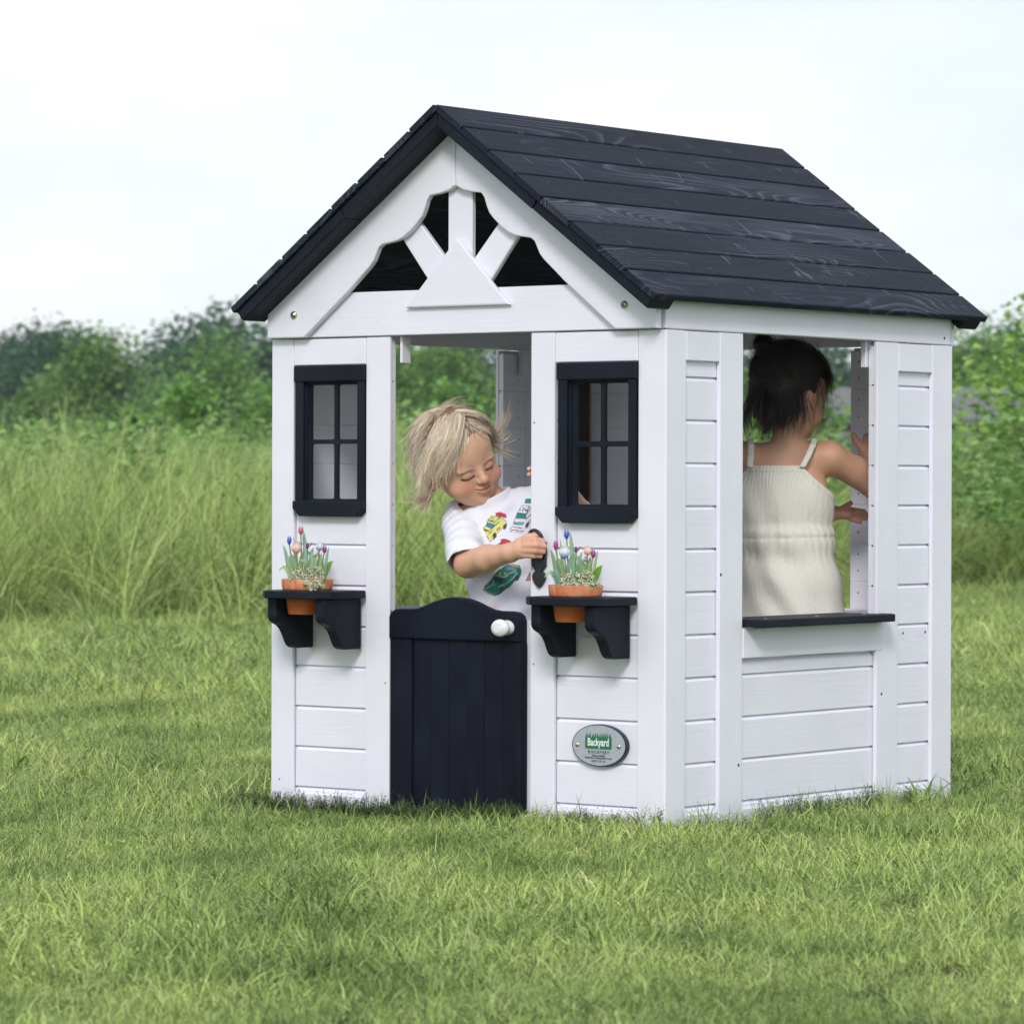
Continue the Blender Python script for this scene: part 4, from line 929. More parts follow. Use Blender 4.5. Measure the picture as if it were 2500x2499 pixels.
# ================================================================== PERSON 2: toddler girl inside, seen from behind
def build_girl():
    B = np.array((-.21, .76, 0)); G = lambda a, d, z: B + R23 * a + F23 * d + ZU * z
    t = thing('person', 'dark haired toddler in cream strappy romper seen from behind through the side window', 'person', (-.21, .76, 0))
    MG = np.stack([R23, F23, ZU], 1)
    v = Vol((-.42, .58, -.05), (.02, 1.035, .96), .0021)
    v.ell(G(0, .005, .345), (.095, .078, .075), MG, .03); v.ell(G(-.004, .0, .47), (.084, .070, .10), MG, .03); v.ell(G(-.011, .0, .62), (.096, .063, .10), MG, .03)
    Rs, Ls = G(.082, 0, .7165), G(-.104, 0, .7165); v.cone(Rs, Ls, .032, .032, .028)
    v.cone(G(-.004, .005, .725), G(-.003, .012, .80), .036, .033, .022)
    Hc = G(.006, .020, .845)
    HM = frame(R_(180 - 64), R_(10), R_(-4)); HS = .98
    head(v, Hc, HM, HS)
    E = G(.196, .055, .645); Wr = G(.190, .118, .694)
    v.cone(Rs, G(.14, .03, .688), .0335, .031, .015); v.cone(G(.14, .03, .688), E, .031, .027, .01); v.cone(E, Wr, .026, .0175, .01)
    v.cone(Wr, G(.180, .128, .728), .0165, .017, .008); v.ell(G(.178, .130, .732), (.020, .011, .020), MG, .006)
    v.cone(G(.164, .128, .736), G(.152, .127, .752), .0082, .0074, .004); v.cone(G(.152, .127, .752), G(.144, .127, .766), .0074, .0062, .003)
    for i, (a, z) in enumerate(((.172, .770), (.182, .773), (.191, .770), (.199, .762))):
        v.cone(G(a - .002, .130, .745), G(a, .138, z - .008), .0066, .0062, .003); v.cone(G(a, .138, z - .008), G(a + .002, .150, z - .004), .0062, .0052, .002)
    E2 = G(-.075, .115, .600); W2 = G(.100, .135, .598)
    v.cone(Ls, E2, .031, .027, .015); v.cone(E2, G(.02, .125, .598), .027, .026, .01); v.cone(G(.02, .125, .598), W2, .026, .0185, .01)
    v.ell(G(.128, .135, .597), (.024, .016, .0135), MG, .008)
    for dz, l in ((.008, .168), (.002, .176), (-.005, .172), (-.011, .160)):
        v.cone(G(.140, .135, .597 + dz), G(l, .134, .592 + dz * 1.2), .0064, .0052, .003)
    v.cone(G(.120, .130, .606), G(.138, .126, .619), .0075, .006, .004)
    for sx in (-1, 1):
        h = G(sx * .046, .005, .33); kn = G(sx * .05, -.004, .18); an = G(sx * .05, .004, .035)
        v.cone(h, kn, .050, .035, .02); v.cone(kn, kn * .5 + an * .5, .033, .032, .01); v.cone(kn * .5 + an * .5, an, .032, .021, .01)
        v.cone(an - ZU * .02, an + F23 * .075 - ZU * .036, .021, .015, .01)
        for j in range(5):
            b_ = an + F23 * (.080 - .004 * j) + R23 * (sx * (-.013 + .0068 * j)) - ZU * .040; v.cone(b_ - F23 * .01, b_ + F23 * .006, .0058 - .0005 * j, .0050 - .0005 * j, .003)
    V, F = v.mesh(); col = headcol(V, Hc, HM, HS, (.60, .335, .225), .4); col *= 1 + .05 * vnoise(V, 120, 2)[:, None]
    link('body', mesh_from('girl_body', V, F, M_skin, True, np.clip(col, 0, 1)), t)
    # romper
    h = .0019; s = Vol((-.42, .60, .17), (.0, .92, .80), h)
    s.ell(G(-.012, 0, .625), (.1070, .070, .145), MG, .03); s.ell(G(-.006, 0, .535), (.1000, .076, .05), MG, .02); s.ell(G(.0, .004, .44), (.112, .092, .105), MG, .03); s.ell(G(.0, .006, .35), (.122, .100, .10), MG, .03)
    for sx in (-1, 1): s.cone(G(sx * .052, .003, .33), G(sx * .056, .0, .23), .064, .064, .02)
    P = np.stack(np.meshgrid(*[s.lo[i] + h * np.arange(s.n[i]) for i in range(3)], indexing='ij'), -1)
    L_ = (P - B) @ MG; a, d, z = L_[..., 0], L_[..., 1], L_[..., 2]; f = s.f.copy().astype(np.float64); band = np.abs(f) < .02
    A, Dp, Zz = a[band], d[band], z[band]; th = np.arctan2(Dp, A)
    Q = np.stack([A, Dp, Zz], -1)
    wr = .0007 * np.sin(th * 30 + 7 * vnoise(Q * np.array((1, 1, .25)), 32, 3)) * np.exp(-((Zz - .54) / .06) ** 2)
    wr += .0009 * np.sin(th * 74 + 2 * vnoise(Q * np.array((1, 1, .3)), 40, 2)) * smooth01(Zz, .62, .69)
    dgl = (A + .10) * .80 + (Zz - .55) * .60
    wr += .0024 * np.sin((A * .80 + Zz * .60) * 85 + 3.2 * vnoise(Q, 13, 5)) * smooth01(A, .07, -.06)      # long diagonal folds falling from the shoulder blade
    wr += .0028 * np.sin((A * .8 + Zz * .45) * 62 + 3 * vnoise(Q, 16, 7)) * smooth01(Zz, .54, .48)
    wr += .0012 * vnoise(Q * np.array((1.4, 1.4, .5)), 75, 8)
    wr += .0012 * np.exp(-((Zz - (.5455 + .02 * A)) / .0035) ** 2) - .0030 * np.exp(-((Zz - .559) / .010) ** 2)     # the gathered waist seam
    f[band] += wr
    ax_ = np.abs(a + .034) - .056; top = np.where(ax_ < 0, .6985, .6985 - .062 * np.clip(ax_ / .072, 0, 1.4) ** .8)
    f2 = np.maximum(f, (z - top) * .62)
    edge = (np.abs((z - top) * .62 + .004) < .004) & (np.abs(f + .001) < .006)
    f3 = np.where(edge, f2 - .0012, f2)
    f3 = np.maximum(f3, .205 - z); s.f = np.where(band | (f3 > 0), f3, s.f).astype(np.float32)
    # straps
    for sx in (-1, 1):
        x0, x1 = (.021, .049) if sx > 0 else (-.090, -.086)
        pts = [(x0, -.0640, .6975), (x0 * .62 + x1 * .38, -.0590, .717), (x0 * .2 + x1 * .8, -.0440, .741), (x1, -.022, .7535), (x1, .014, .752), (x0 * .4 + x1 * .6, .044, .722), (x0, .064, .690)]
        for e in range(3):
            pts2 = [(p[0] + (e - 1) * .0040, p[1], p[2]) for p in pts]
            for p0, p1 in zip(pts2, pts2[1:]): s.cone(G(*p0), G(*p1), .0026, .0026, .0025)
    V, F = s.mesh(); q = (V - B) @ MG
    c0 = np.tile((.76, .735, .665), (len(V), 1)); th = np.arctan2(q[:, 1], q[:, 0]); c0 *= (1 + .045 * np.sin(th * 190 + 3 * vnoise(q * np.array((1, 1, .2)), 60, 3)) + .03 * vnoise(V, 60, 3))[:, None]
    link('romper', mesh_from('girl_romper', V, F, M_romp, True, np.clip(c0, 0, 1)), t)
    # hair
    r = np.random.default_rng(9)
    def dk(n, r): k = r.random(n)[:, None]; return ((1 - k) * np.array((.012, .008, .008)) + k * np.array((.045, .024, .018)))
    parts = []
    hv = Vol((-.36, .62, .74), (-.06, .93, .985), .0022)
    hv.ell(Hc + HM @ (CSK * HS), np.array((.0790, .0870, .0900)) * HS, HM, .01)
    hv.ell(Hc + HM @ np.array((0, -.010, -.050)), np.array((.060, .050, .040)), HM, .02)
    Pq = np.stack(np.meshgrid(*[hv.lo[i] + hv.h * np.arange(hv.n[i]) for i in range(3)], indexing='ij'), -1); q_ = (Pq - Hc) @ HM
    cutf = np.where(q_[..., 2] > .012, (.048 - q_[..., 1]) * .8, (-.052 - q_[..., 1])); hv.f = np.maximum(hv.f, cutf).astype(np.float32)
    earc = np.linalg.norm((q_ - np.array((-.072, -.010, .0))) / np.array((.02, .026, .020)), axis=-1) - 1; hv.f = np.maximum(hv.f, -earc * .02).astype(np.float32)
    earc = np.linalg.norm((q_ - np.array((.072, -.010, .0))) / np.array((.02, .026, .020)), axis=-1) - 1; hv.f = np.maximum(hv.f, -earc * .02).astype(np.float32)
    V, F = hv.mesh(); parts.append((V, F, np.clip(np.tile((.014, .010, .010), (len(V), 1)) * (1 + .4 * vnoise(V, 400, 3)[:, None]), 0, 1)))
    n = 6000; u = r.normal(size=(n * 2, 3)); u /= np.linalg.norm(u, axis=1)[:, None]; rad = np.array((.078, .086, .0885)); root = CSK + u * rad
    ok_ = np.where(root[:, 2] > .012, root[:, 1] > .044, root[:, 1] > -.040) & ~((np.abs(root[:, 0]) > .05) & (np.abs(root[:, 2]) < .022) & (root[:, 1] < .018)); root = root[ok_][:n]; u = u[ok_][:n]
    bunl = HM.T @ (G(-.058, -.01, .957) - Hc)
    def flow(p, tt):
        low = smooth01(-p[:, 1], -.035, .01)[:, None]; up = bunl - p; up /= np.linalg.norm(up, axis=1)[:, None]; dn = np.array((0, -1, -.25))[None] + 0 * p
        g_ = up * (1 - low) + dn * low; nr = (p - CSK) / rad ** 2; nr /= np.linalg.norm(nr, axis=1)[:, None]; g_ = g_ - nr * (g_ * nr).sum(1)[:, None] * .9
        return g_ / (np.linalg.norm(g_, axis=1)[:, None] + 1e-9)
    st = (6 + 8 * r.random(len(root))).astype(int); parts.append(strands(root, flow(root, 0) + u * .25, Hc, HM, HS, rad, st, .0065, flow, .07, .25, .42, .0009, 12, dk(len(root), r), .15))
    T = lambda pts, n, sp, sd_, w_=.0011, tip=1.2: parts.append(tuft(pts, n, sp, Hc, HM, HS, w_, dk, sd_, 14, tip))
    def gl(*p): return tuple(HM.T @ (G(*p) - Hc) / HS)
    for i, (a, z) in enumerate(((-.080, .812), (-.062, .795), (-.044, .786), (-.024, .792), (.0, .802), (.020, .806))):
        T([gl(a * .9, -.052, z + .055), gl(a, -.060, z + .02), gl(a * 1.05 + .004 * (i % 2), -.056, z - .004), gl(a * 1.1 - .008 * (i % 3), -.050, z - .022 - .010 * (i % 3))], 75, .0090, 40 + i, .0010, 1.5)
    T([gl(-.085, -.02, .84), gl(-.098, -.025, .81), gl(-.095, -.028, .775), gl(-.085, -.03, .745)], 110, .0080, 50, .0011, 1.8)
    T([gl(.030, -.040, .90), gl(.052, -.030, .875), gl(.050, -.030, .83), gl(.040, -.032, .79), gl(.036, -.034, .785)], 14, .0050, 51, .0009, 1.6)     # hairs loose in front of the ear
    T([gl(.040, .0, .945), gl(.070, .005, .920), gl(.084, .01, .885), gl(.086, .012, .850)], 240, .0065, 52, .0012, 1.2)     # fringe hanging over the brow
    T([gl(.030, -.03, .94), gl(.064, -.02, .915), gl(.080, -.01, .88), gl(.076, -.006, .835)], 200, .0060, 53, .0012, 1.4)
    T([gl(.05, -.035, .90), gl(.062, -.030, .87), gl(.066, -.02, .83), gl(.058, -.022, .80)], 22, .0035, 54, .0009, 2.0)
    # bun on the crown
    bc = np.array(G(-.060, -.012, .957)); hb = Vol(bc - .035, bc + .035, .0018); hb.ell(bc, (.022, .022, .015), None, .006); hb.cone(bc - ZU * .02, bc, .012, .014, .01); V, F = hb.mesh()
    parts.append((V, F, np.tile((.013, .009, .009), (len(V), 1))))
    for i in range(9):
        an = i * .7; o_ = np.array((math.cos(an), math.sin(an), 0)) * .018
        pts = [bc + o_ * np.cos(q) + ZU * .016 * np.sin(q) for q in np.linspace(0, 3.0, 6)]
        T([tuple(HM.T @ (p - Hc) / HS) for p in pts], 80, .0045, 60 + i, .0009, 2.2)
    V, F, C_ = merge(parts); link('hair', mesh_from('girl_hair', V, F, M_hair, True, np.clip(C_, 0, 1)), t)
build_boy(); build_girl()

# ================================================================== FLOWER POTS on the two shelves
def terracotta():
    m, nt, b = mat_new('terracotta'); tc = node(nt, 'ShaderNodeTexCoord')
    n1 = noise(nt, mapping(nt, tc.outputs['Object'], (60, 60, 22)).outputs[0], 1, 4, .6); g = node(nt, 'ShaderNodeSeparateXYZ'); nt.links.new(tc.outputs['Object'], g.inputs[0])
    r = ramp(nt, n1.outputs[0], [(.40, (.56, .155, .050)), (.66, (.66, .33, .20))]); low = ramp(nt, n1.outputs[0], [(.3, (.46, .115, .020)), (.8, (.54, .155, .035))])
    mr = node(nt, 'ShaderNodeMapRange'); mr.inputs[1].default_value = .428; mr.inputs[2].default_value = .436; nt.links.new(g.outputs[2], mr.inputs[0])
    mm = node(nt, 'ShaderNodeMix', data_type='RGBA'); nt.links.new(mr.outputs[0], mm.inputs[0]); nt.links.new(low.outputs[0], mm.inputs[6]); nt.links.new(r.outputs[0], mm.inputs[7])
    nt.links.new(mm.outputs[2], b.inputs['Base Color']); b.inputs['Roughness'].default_value = .8; bump(nt, b, n1.outputs[0], .2, .001); return m
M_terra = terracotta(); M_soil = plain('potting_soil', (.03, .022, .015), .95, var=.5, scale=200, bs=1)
def leaf_mesh(name, pts, w, col, seed, cup=.35, mat=None, n=12):
    r = np.random.default_rng(seed); P = np.array(pts, float); u = np.linspace(0, 1, n)
    # quadratic through three points
    c1 = 2 * P[1] - .5 * (P[0] + P[2]); C_ = ((1 - u) ** 2)[:, None] * P[0] + (2 * u * (1 - u))[:, None] * c1 + (u ** 2)[:, None] * P[2]
    T = np.gradient(C_, axis=0); T /= np.linalg.norm(T, axis=1)[:, None]; up = -F23 + R23 * r.uniform(-.6, .6) + ZU * .25
    sd_ = np.cross(T, up); sd_ /= np.linalg.norm(sd_, axis=1)[:, None]; nn = np.cross(sd_, T)
    tw = r.uniform(-.5, .5) * u; sd2 = sd_ * np.cos(tw)[:, None] + nn * np.sin(tw)[:, None]
    prof = np.sin(np.pi * np.clip(u * .93 + .07, 0, 1)) ** .75 * (1 - .25 * u); V = []; K = 5
    for j, k in enumerate(np.linspace(-1, 1, K)):
        V.append(C_ + sd2 * (w * .5 * k * prof)[:, None] + nn * (w * cup * (k * k) * prof * .5)[:, None] + nn * (.0006 * np.sin(u * 20 + seed) * k)[:, None])
    V = np.stack(V, 1).reshape(-1, 3); F = [(i * K + j, i * K + j + 1, (i + 1) * K + j + 1, (i + 1) * K + j) for i in range(n - 1) for j in range(K - 1)]
    cc = np.array(col) * (1 + .10 * np.sin(np.tile(np.linspace(0, 14, K), n))[:, None] + r.uniform(-.1, .1))
    return mesh_from(name, V, F, mat or M_pleaf, True, np.clip(cc, 0, 1))
def tulip_mesh(name, c, R, Hh, c_low, c_top, seed, npet=6, opened=.1, ruffle=0.):
    r = np.random.default_rng(seed); V = []; F = []; C_ = []; o = 0; nu, nv = 7, 7
    for k in range(npet):
        layer = k % 2; az = 2 * math.pi * k / npet + r.uniform(-.15, .15); RR = R * (1 - .14 * layer) * r.uniform(.93, 1.07)
        for i, u in enumerate(np.linspace(0, 1, nu)):
            rad = RR * (math.sin(min(1, u * 1.15 + .06) * math.pi * .62) ** .8) * (1 + opened * u * u) * (1 - .32 * u * u * (1 - opened * 2)); half = (math.pi / npet * 1.5) * math.sin(math.pi * min(1, u * .86 + .12)) ** .6
            for j, vv in enumerate(np.linspace(-1, 1, nv)):
                a = az + half * vv; z = Hh * (u - .13 * vv * vv * u) - Hh * .5; q = rad * (1 - .05 * vv * vv) + ruffle * R * math.sin(vv * 7 + k) * u
                V.append(c + R23 * (q * math.cos(a)) + F23 * (q * math.sin(a)) + ZU * z)
                t = np.clip(u * (1.7 if npet > 6 else 1.0) + .14 * math.sin(vv * 5 + k), 0, 1); C_.append(np.array(c_low) * (1 - t) + np.array(c_top) * t)
        F += [(o + i * nv + j, o + i * nv + j + 1, o + (i + 1) * nv + j + 1, o + (i + 1) * nv + j) for i in range(nu - 1) for j in range(nv - 1)]; o += nu * nv
    return mesh_from(name, V, F, M_petal, True, np.clip(C_, 0, 1))
def flower_pot(cx, cy, label, left):
    c0 = np.array((cx, cy, 0)); t = thing('flower_pot', label, 'flower pot', (cx, cy, .389), 'terracotta flower pots of tulips on the shelves')
    pr = [(.0, .3895), (.0385, .3895), (.0395, .391), (.0440, .4225), (.0450, .4380), (.0480, .4388), (.0510, .4405), (.0520, .4430), (.0535, .4600), (.0530, .4615), (.0515, .4612), (.0495, .4480), (.0440, .4440), (.0, .4440)]
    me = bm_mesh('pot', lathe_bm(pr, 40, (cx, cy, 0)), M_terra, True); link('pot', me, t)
    link('soil', bm_mesh('soil', lathe_bm([(0, .454), (.048, .452), (.049, .449)], 20, (cx, cy, 0)), M_soil, True), t)
    sc_ = 9.15e-5
    Z = lambda x, y, dep=0: c0 + R23 * ((x - 905) * sc_) + F23 * dep + ZU * (.4605 + (1350 - y) * sc_)
    r = np.random.default_rng(4 if left else 8)
    lf_ = [((520, 1300), (430, 850), (355, 570), 85), ((600, 1250), (620, 900), (575, 350), 75), ((880, 1200), (835, 640), (775, 170), 95), ((520, 1330), (420, 1090), (235, 1185), 95), ((640, 1330), (490, 1090), (455, 965), 120), ((700, 1330), (560, 1060), (700, 1090), 110),
           ((1010, 1280), (1070, 1000), (895, 690), 165), ((1230, 1330), (1350, 1090), (1485, 925), 150), ((1290, 1300), (1330, 930), (1400, 575), 75), ((1200, 1250), (1200, 980), (1100, 720), 120), ((850, 1280), (860, 1010), (735, 925), 130), ((700, 1250), (640, 980), (530, 755), 120),
           ((1290, 1370), (1390, 1345), (1525, 1385), 60), ((1000, 1200), (975, 880), (1035, 620), 95), ((760, 1200), (740, 930), (860, 640), 100), ((1100, 1280), (1160, 1010), (1240, 745), 110), ((560, 1300), (540, 1000), (480, 800), 80), ((930, 1300), (930, 1050), (990, 880), 120)]
    for i, (a, b, c, w_) in enumerate(lf_):
        dd = r.uniform(-.014, .022); j = r.uniform(-14, 14, 6); k = r.random()
        col = (.27 + .16 * k, .46 + .12 * k, .22 + .16 * (1 - k))
        if i == 7: col = (.16, .33, .04)
        link('leaf', leaf_mesh('leaf', [Z(a[0], a[1] + 60, dd * .3), Z(b[0] + j[0], b[1] + j[1], dd), Z(c[0] + j[2], c[1] + j[3], dd * 1.3)], w_ * sc_ * 1.2, col, i), t)
    PK, PR, BL = ((.72, .05, .20), (.88, .42, .50)), ((.45, .05, .30), (.62, .18, .50)), ((.05, .10, .55), (.22, .35, .80))
    WB, PE = ((.25, .36, .88), (.90, .92, .95)), ((.92, .48, .30), (.95, .76, .70)); DP = ((.20, .03, .22), (.36, .08, .38))
    if left: sp = [((760, 240), PK, 40, 120), ((500, 470), BL, 38, 115), ((665, 640), PE, 0, 1), ((905, 590), DP, 28, 85), ((1180, 610), WB, 0, .72), ((1290, 670), PR, 36, 105)]
    else: sp = [((712, 262), BL, 40, 120), ((478, 490), PR, 40, 125), ((665, 645), WB, 0, 1), ((915, 590), DP, 28, 85), ((1160, 615), PE, 0, .72), ((1282, 670), PR, 38, 110)]
    for i, ((x, y), cl, rx, hh) in enumerate(sp):
        dd = (-.006, -.010, -.012, .004, -.006, .002)[i]; cc = Z(x, y, dd)
        if rx: me = tulip_mesh('tulip', cc, rx * sc_ * 1.7, hh * sc_ * 1.8, cl[0], cl[1], i, 6, -.1 if i != 0 else .05)
        else:
            me = tulip_mesh('tulip', cc, 140 * sc_ * hh, 280 * sc_ * hh, cl[0], cl[1], i, 10, -.12, .07)
        o = link('tulip', me, t)
        if not rx:
            link('inner_petals', tulip_mesh('inner_petals', cc + ZU * .002, 95 * sc_ * hh, 250 * sc_ * hh, np.array(cl[0]) * .5 + np.array(cl[1]) * .5, cl[1], i + 20, 8, -.2, .10), o)
        st = Z(905 + (x - 905) * .55, 1340, dd * .5); mid = Z(x + (905 - x) * .12, (y + 1340) / 2, dd)
        link('stem', tube_mesh('stem', [cc - ZU * .004, cc * .5 + mid * .5, mid, (mid + st) * .5, st], .0014, plain('tulip_stem', (.22, .27, .10), .5), 6), o)
    link('dry_petal', leaf_mesh('dry_petal', [Z(960, 620, -.004), Z(1010, 540, -.006), Z(1070, 600, -.006)], 50 * sc_, (.45, .30, .12), 77), t)
    link('small_bud', tulip_mesh('small_bud', Z(1105, 800, -.010), .0042, .0085, (.50, .25, .38), (.70, .50, .60), 9, 5, -.1), t)
    # frothy filler: hundreds of cream dots on thin green stems
    V = []; F = []; C_ = []; o = 0
    oc = np.array([(1, 0, 0), (-1, 0, 0), (0, 1, 0), (0, -1, 0), (0, 0, 1), (0, 0, -1)], float); of = [(0, 2, 4), (2, 1, 4), (1, 3, 4), (3, 0, 4), (2, 0, 5), (1, 2, 5), (3, 1, 5), (0, 3, 5)]
    cl = [(640, 1200, 60), (740, 1150, 50), (640, 1290, 60), (800, 1230, 60), (960, 1130, 45), (860, 1290, 60), (1150, 1100, 70), (1240, 1180, 60), (1000, 1230, 60), (1100, 1300, 60), (1260, 1300, 55), (940, 1340, 60), (1180, 1370, 45), (740, 1330, 50), (1050, 1180, 60)]
    if left: cl += [(1000, 1440, 55), (1120, 1480, 60), (1220, 1440, 55), (1010, 1540, 30), (1290, 1500, 35), (900, 1400, 40), (1160, 1400, 60)]
    for (x, y, s_) in cl:
        for _ in range(46):
            q = r.normal(size=2) * s_ * .62; over = y > 1390; p = Z(x + q[0], y + q[1], -.042 - (.012 if over else 0) + r.uniform(-.006, .006) if y > 1250 else -.034 + r.uniform(-.012, .01))
            if over: p = c0 + (lambda v: v * (.0565 / max(.001, np.linalg.norm(v[:2]))) if np.linalg.norm(v[:2]) < .0565 else v)(np.array((p[0] - cx, p[1] - cy, 0))) + ZU * p[2]
            rr = r.uniform(.0011, .0021); V.append(p + oc * rr); C_.append(np.tile(np.array((.93, .91, .74)) * r.uniform(.75, 1.1), (6, 1))); F += [(a + o, b + o, c + o) for a, b, c in of]; o += 6
            if r.random() < .45:
                b_ = p - ZU * r.uniform(.006, .012) + R23 * r.uniform(-.003, .003) + F23 * .003; w_ = R23 * .0005; V.append(np.array([p - w_, p + w_, b_])); C_.append(np.tile((.20, .30, .08), (3, 1))); F += [(o, o + 1, o + 2)]; o += 3
            if r.random() < .30:
                e = p + R23 * r.uniform(-.004, .004) + ZU * r.uniform(-.003, .004) + F23 * .004; w_ = np.array((r.normal(), r.normal(), r.normal())) * .0014; V.append(np.array([e - w_, e + w_, e + ZU * .005])); C_.append(np.tile((.22, .33, .09), (3, 1))); F += [(o, o + 1, o + 2)]; o += 3
    ob = link('filler_flowers', mesh_from('filler_flowers', np.concatenate(V), F, M_petal, False, np.clip(np.concatenate(C_), 0, 1)), t); ob['kind'] = 'stuff'
flower_pot(-.850, -.071, 'terracotta pot with a tall pink tulip on the black shelf left of the door', True)
flower_pot(-.1645, -.071, 'terracotta pot with a tall blue tulip on the black shelf above the oval plaque', False)

# ================================================================== VEGETATION
def instancer(name, protos, pts, rots, scl, idx, label, cat=None):
    """ground cover: one object, blades spread by geometry nodes"""
    me = bpy.data.meshes.new(name); pts = np.asarray(pts, np.float32); me.vertices.add(len(pts)); me.vertices.foreach_set('co', pts.ravel())
    a = me.attributes.new('rot', 'FLOAT_VECTOR', 'POINT'); a.data.foreach_set('vector', np.asarray(rots, np.float32).ravel())
    a = me.attributes.new('scl', 'FLOAT', 'POINT'); a.data.foreach_set('value', np.asarray(scl, np.float32)); a = me.attributes.new('idx', 'INT', 'POINT'); a.data.foreach_set('value', np.asarray(idx, np.int32))
    o = bpy.data.objects.new(name, me); COL.objects.link(o); tag(o, label, cat, None, 'stuff')
    pc_ = bpy.data.collections.new(name + '_kinds')
    for i, pm in enumerate(protos): pc_.objects.link(bpy.data.objects.new('%s_%02d' % (name, i), pm))
    g = bpy.data.node_groups.new(name, 'GeometryNodeTree'); g.interface.new_socket('Geometry', in_out='INPUT', socket_type='NodeSocketGeometry'); g.interface.new_socket('Geometry', in_out='OUTPUT', socket_type='NodeSocketGeometry')
    gi, go = g.nodes.new('NodeGroupInput'), g.nodes.new('NodeGroupOutput'); ip = g.nodes.new('GeometryNodeInstanceOnPoints'); ci = g.nodes.new('GeometryNodeCollectionInfo')
    ci.inputs[0].default_value = pc_; ci.inputs['Separate Children'].default_value = True; ci.inputs['Reset Children'].default_value = True; ip.inputs['Pick Instance'].default_value = True
    def na(nm, ty): n = g.nodes.new('GeometryNodeInputNamedAttribute'); n.data_type = ty; n.inputs[0].default_value = nm; return n.outputs[0]
    L = g.links; L.new(gi.outputs[0], ip.inputs['Points']); L.new(ci.outputs[0], ip.inputs['Instance']); L.new(na('rot', 'FLOAT_VECTOR'), ip.inputs['Rotation']); L.new(na('scl', 'FLOAT'), ip.inputs['Scale']); L.new(na('idx', 'INT'), ip.inputs['Instance Index']); L.new(ip.outputs[0], go.inputs[0])
    md = o.modifiers.new('spread', 'NODES'); md.node_group = g; return o

def blades(n, R, hl, hh, wl, wh, lean, curve, cols, seed, segs=3, mat=None, base_dark=0.0, tilt_dir=None, name='blades'):
    r = np.random.default_rng(seed); rad = R * np.sqrt(r.random(n)); th = r.random(n) * 6.283; root = np.stack([rad * np.cos(th), rad * np.sin(th), np.zeros(n)], 1)
    h_ = r.uniform(hl, hh, n); w_ = r.uniform(wl, wh, n); az = r.random(n) * 6.283
    if tilt_dir is not None: az = np.where(r.random(n) < .65, tilt_dir + r.normal(size=n) * .7, az)
    d = np.stack([np.cos(az), np.sin(az), np.zeros(n)], 1); sdv = np.stack([-np.sin(az), np.cos(az), np.zeros(n)], 1); spin = r.normal(size=n) * .9; sdv = sdv * np.cos(spin)[:, None] + d * np.sin(spin)[:, None]
    le = np.abs(r.normal(size=n)) * lean + .05; cv = r.random(n) * curve; V = []; 
    for i, u in enumerate(np.linspace(0, 1, segs + 1)):
        an = le + cv * u; pos = root + d * (h_ * np.sin(an) * u)[:, None] + ZU * (h_ * np.cos(an) * u)[:, None]; ww = w_ * (1 - u ** 1.8 * .92) * .5
        V += [pos - sdv * ww[:, None], pos + sdv * ww[:, None]]
    V = np.stack(V, 1).reshape(-1, 3); K = 2 * (segs + 1); b = (np.arange(n) * K)[:, None] + (np.arange(segs) * 2)[None]
    F = np.stack([b, b + 1, b + 3, b + 2], -1).reshape(-1, 4); ci_ = r.random(n) ** .8; C_ = (1 - ci_)[:, None] * np.array(cols[0]) + ci_[:, None] * np.array(cols[1])
    dry = r.random(n) < cols[3]; C_[dry] = np.array(cols[2]) * r.uniform(.8, 1.1, (dry.sum(), 1))
    return V, F, np.repeat(C_, K, axis=0)
def spread(n, d0, d1, hw=lambda d: .20 * d + .7, seed=0, edge=None):
    r = np.random.default_rng(seed); out_ = []
    while len(out_) < n:
        m_ = n * 2; d = np.sqrt(r.uniform(d0 ** 2, d1 ** 2, m_)); a = r.uniform(-1, 1, m_) * hw(d1); ok = np.abs(a) < hw(d)
        if edge is not None: ok &= edge(d, a)
        out_ += list(zip(d[ok], a[ok]))
    o = np.array(out_[:n]); return P2A[0:2] + np.outer(o[:, 0], F23[:2]) + np.outer(o[:, 1], R23[:2]), o
P2A = np.array(P2)
# ---- lawn
LC = ((.060, .110, .018), (.54, .66, .225), (.62, .60, .34), .04)
protos = []
for k in range(9):
    V, F, C_ = blades((120, 120, 120, 100, 105, 110, 85, 130, 40)[k], .075, .015, (.036, .041, .045, .048, .038, .036, .058, .034, .075)[k], .0010, (.0020, .0022, .0021, .0024, .0025, .0020, .0028, .0020, .0036)[k], (.65, .55, .8, .7, .6, .9, .6, 1.0, .6)[k], 1.9, LC, 100 + k)
    protos.append(mesh_from('lawn_tuft', V, F, M_lawn, False, np.clip(C_, 0, 1)))
def lawn_edge(d, a): return d < 18.9 + 6.5 * smooth01(a, .6, 2.2) + .25 * np.sin(a * 5.1) + .2 * np.sin(a * 11)
def not_in_wall(xy):
    x, y = xy[:, 0], xy[:, 1]; inside = (x > -1.045) & (x < .035) & (y > -.03) & (y < 1.11); core = (x > -.955) & (x < -.055) & (y > .055) & (y < 1.02); return ~(inside & ~core)
r = np.random.default_rng(21); PT = []; RT = []; SC = []; IX = []
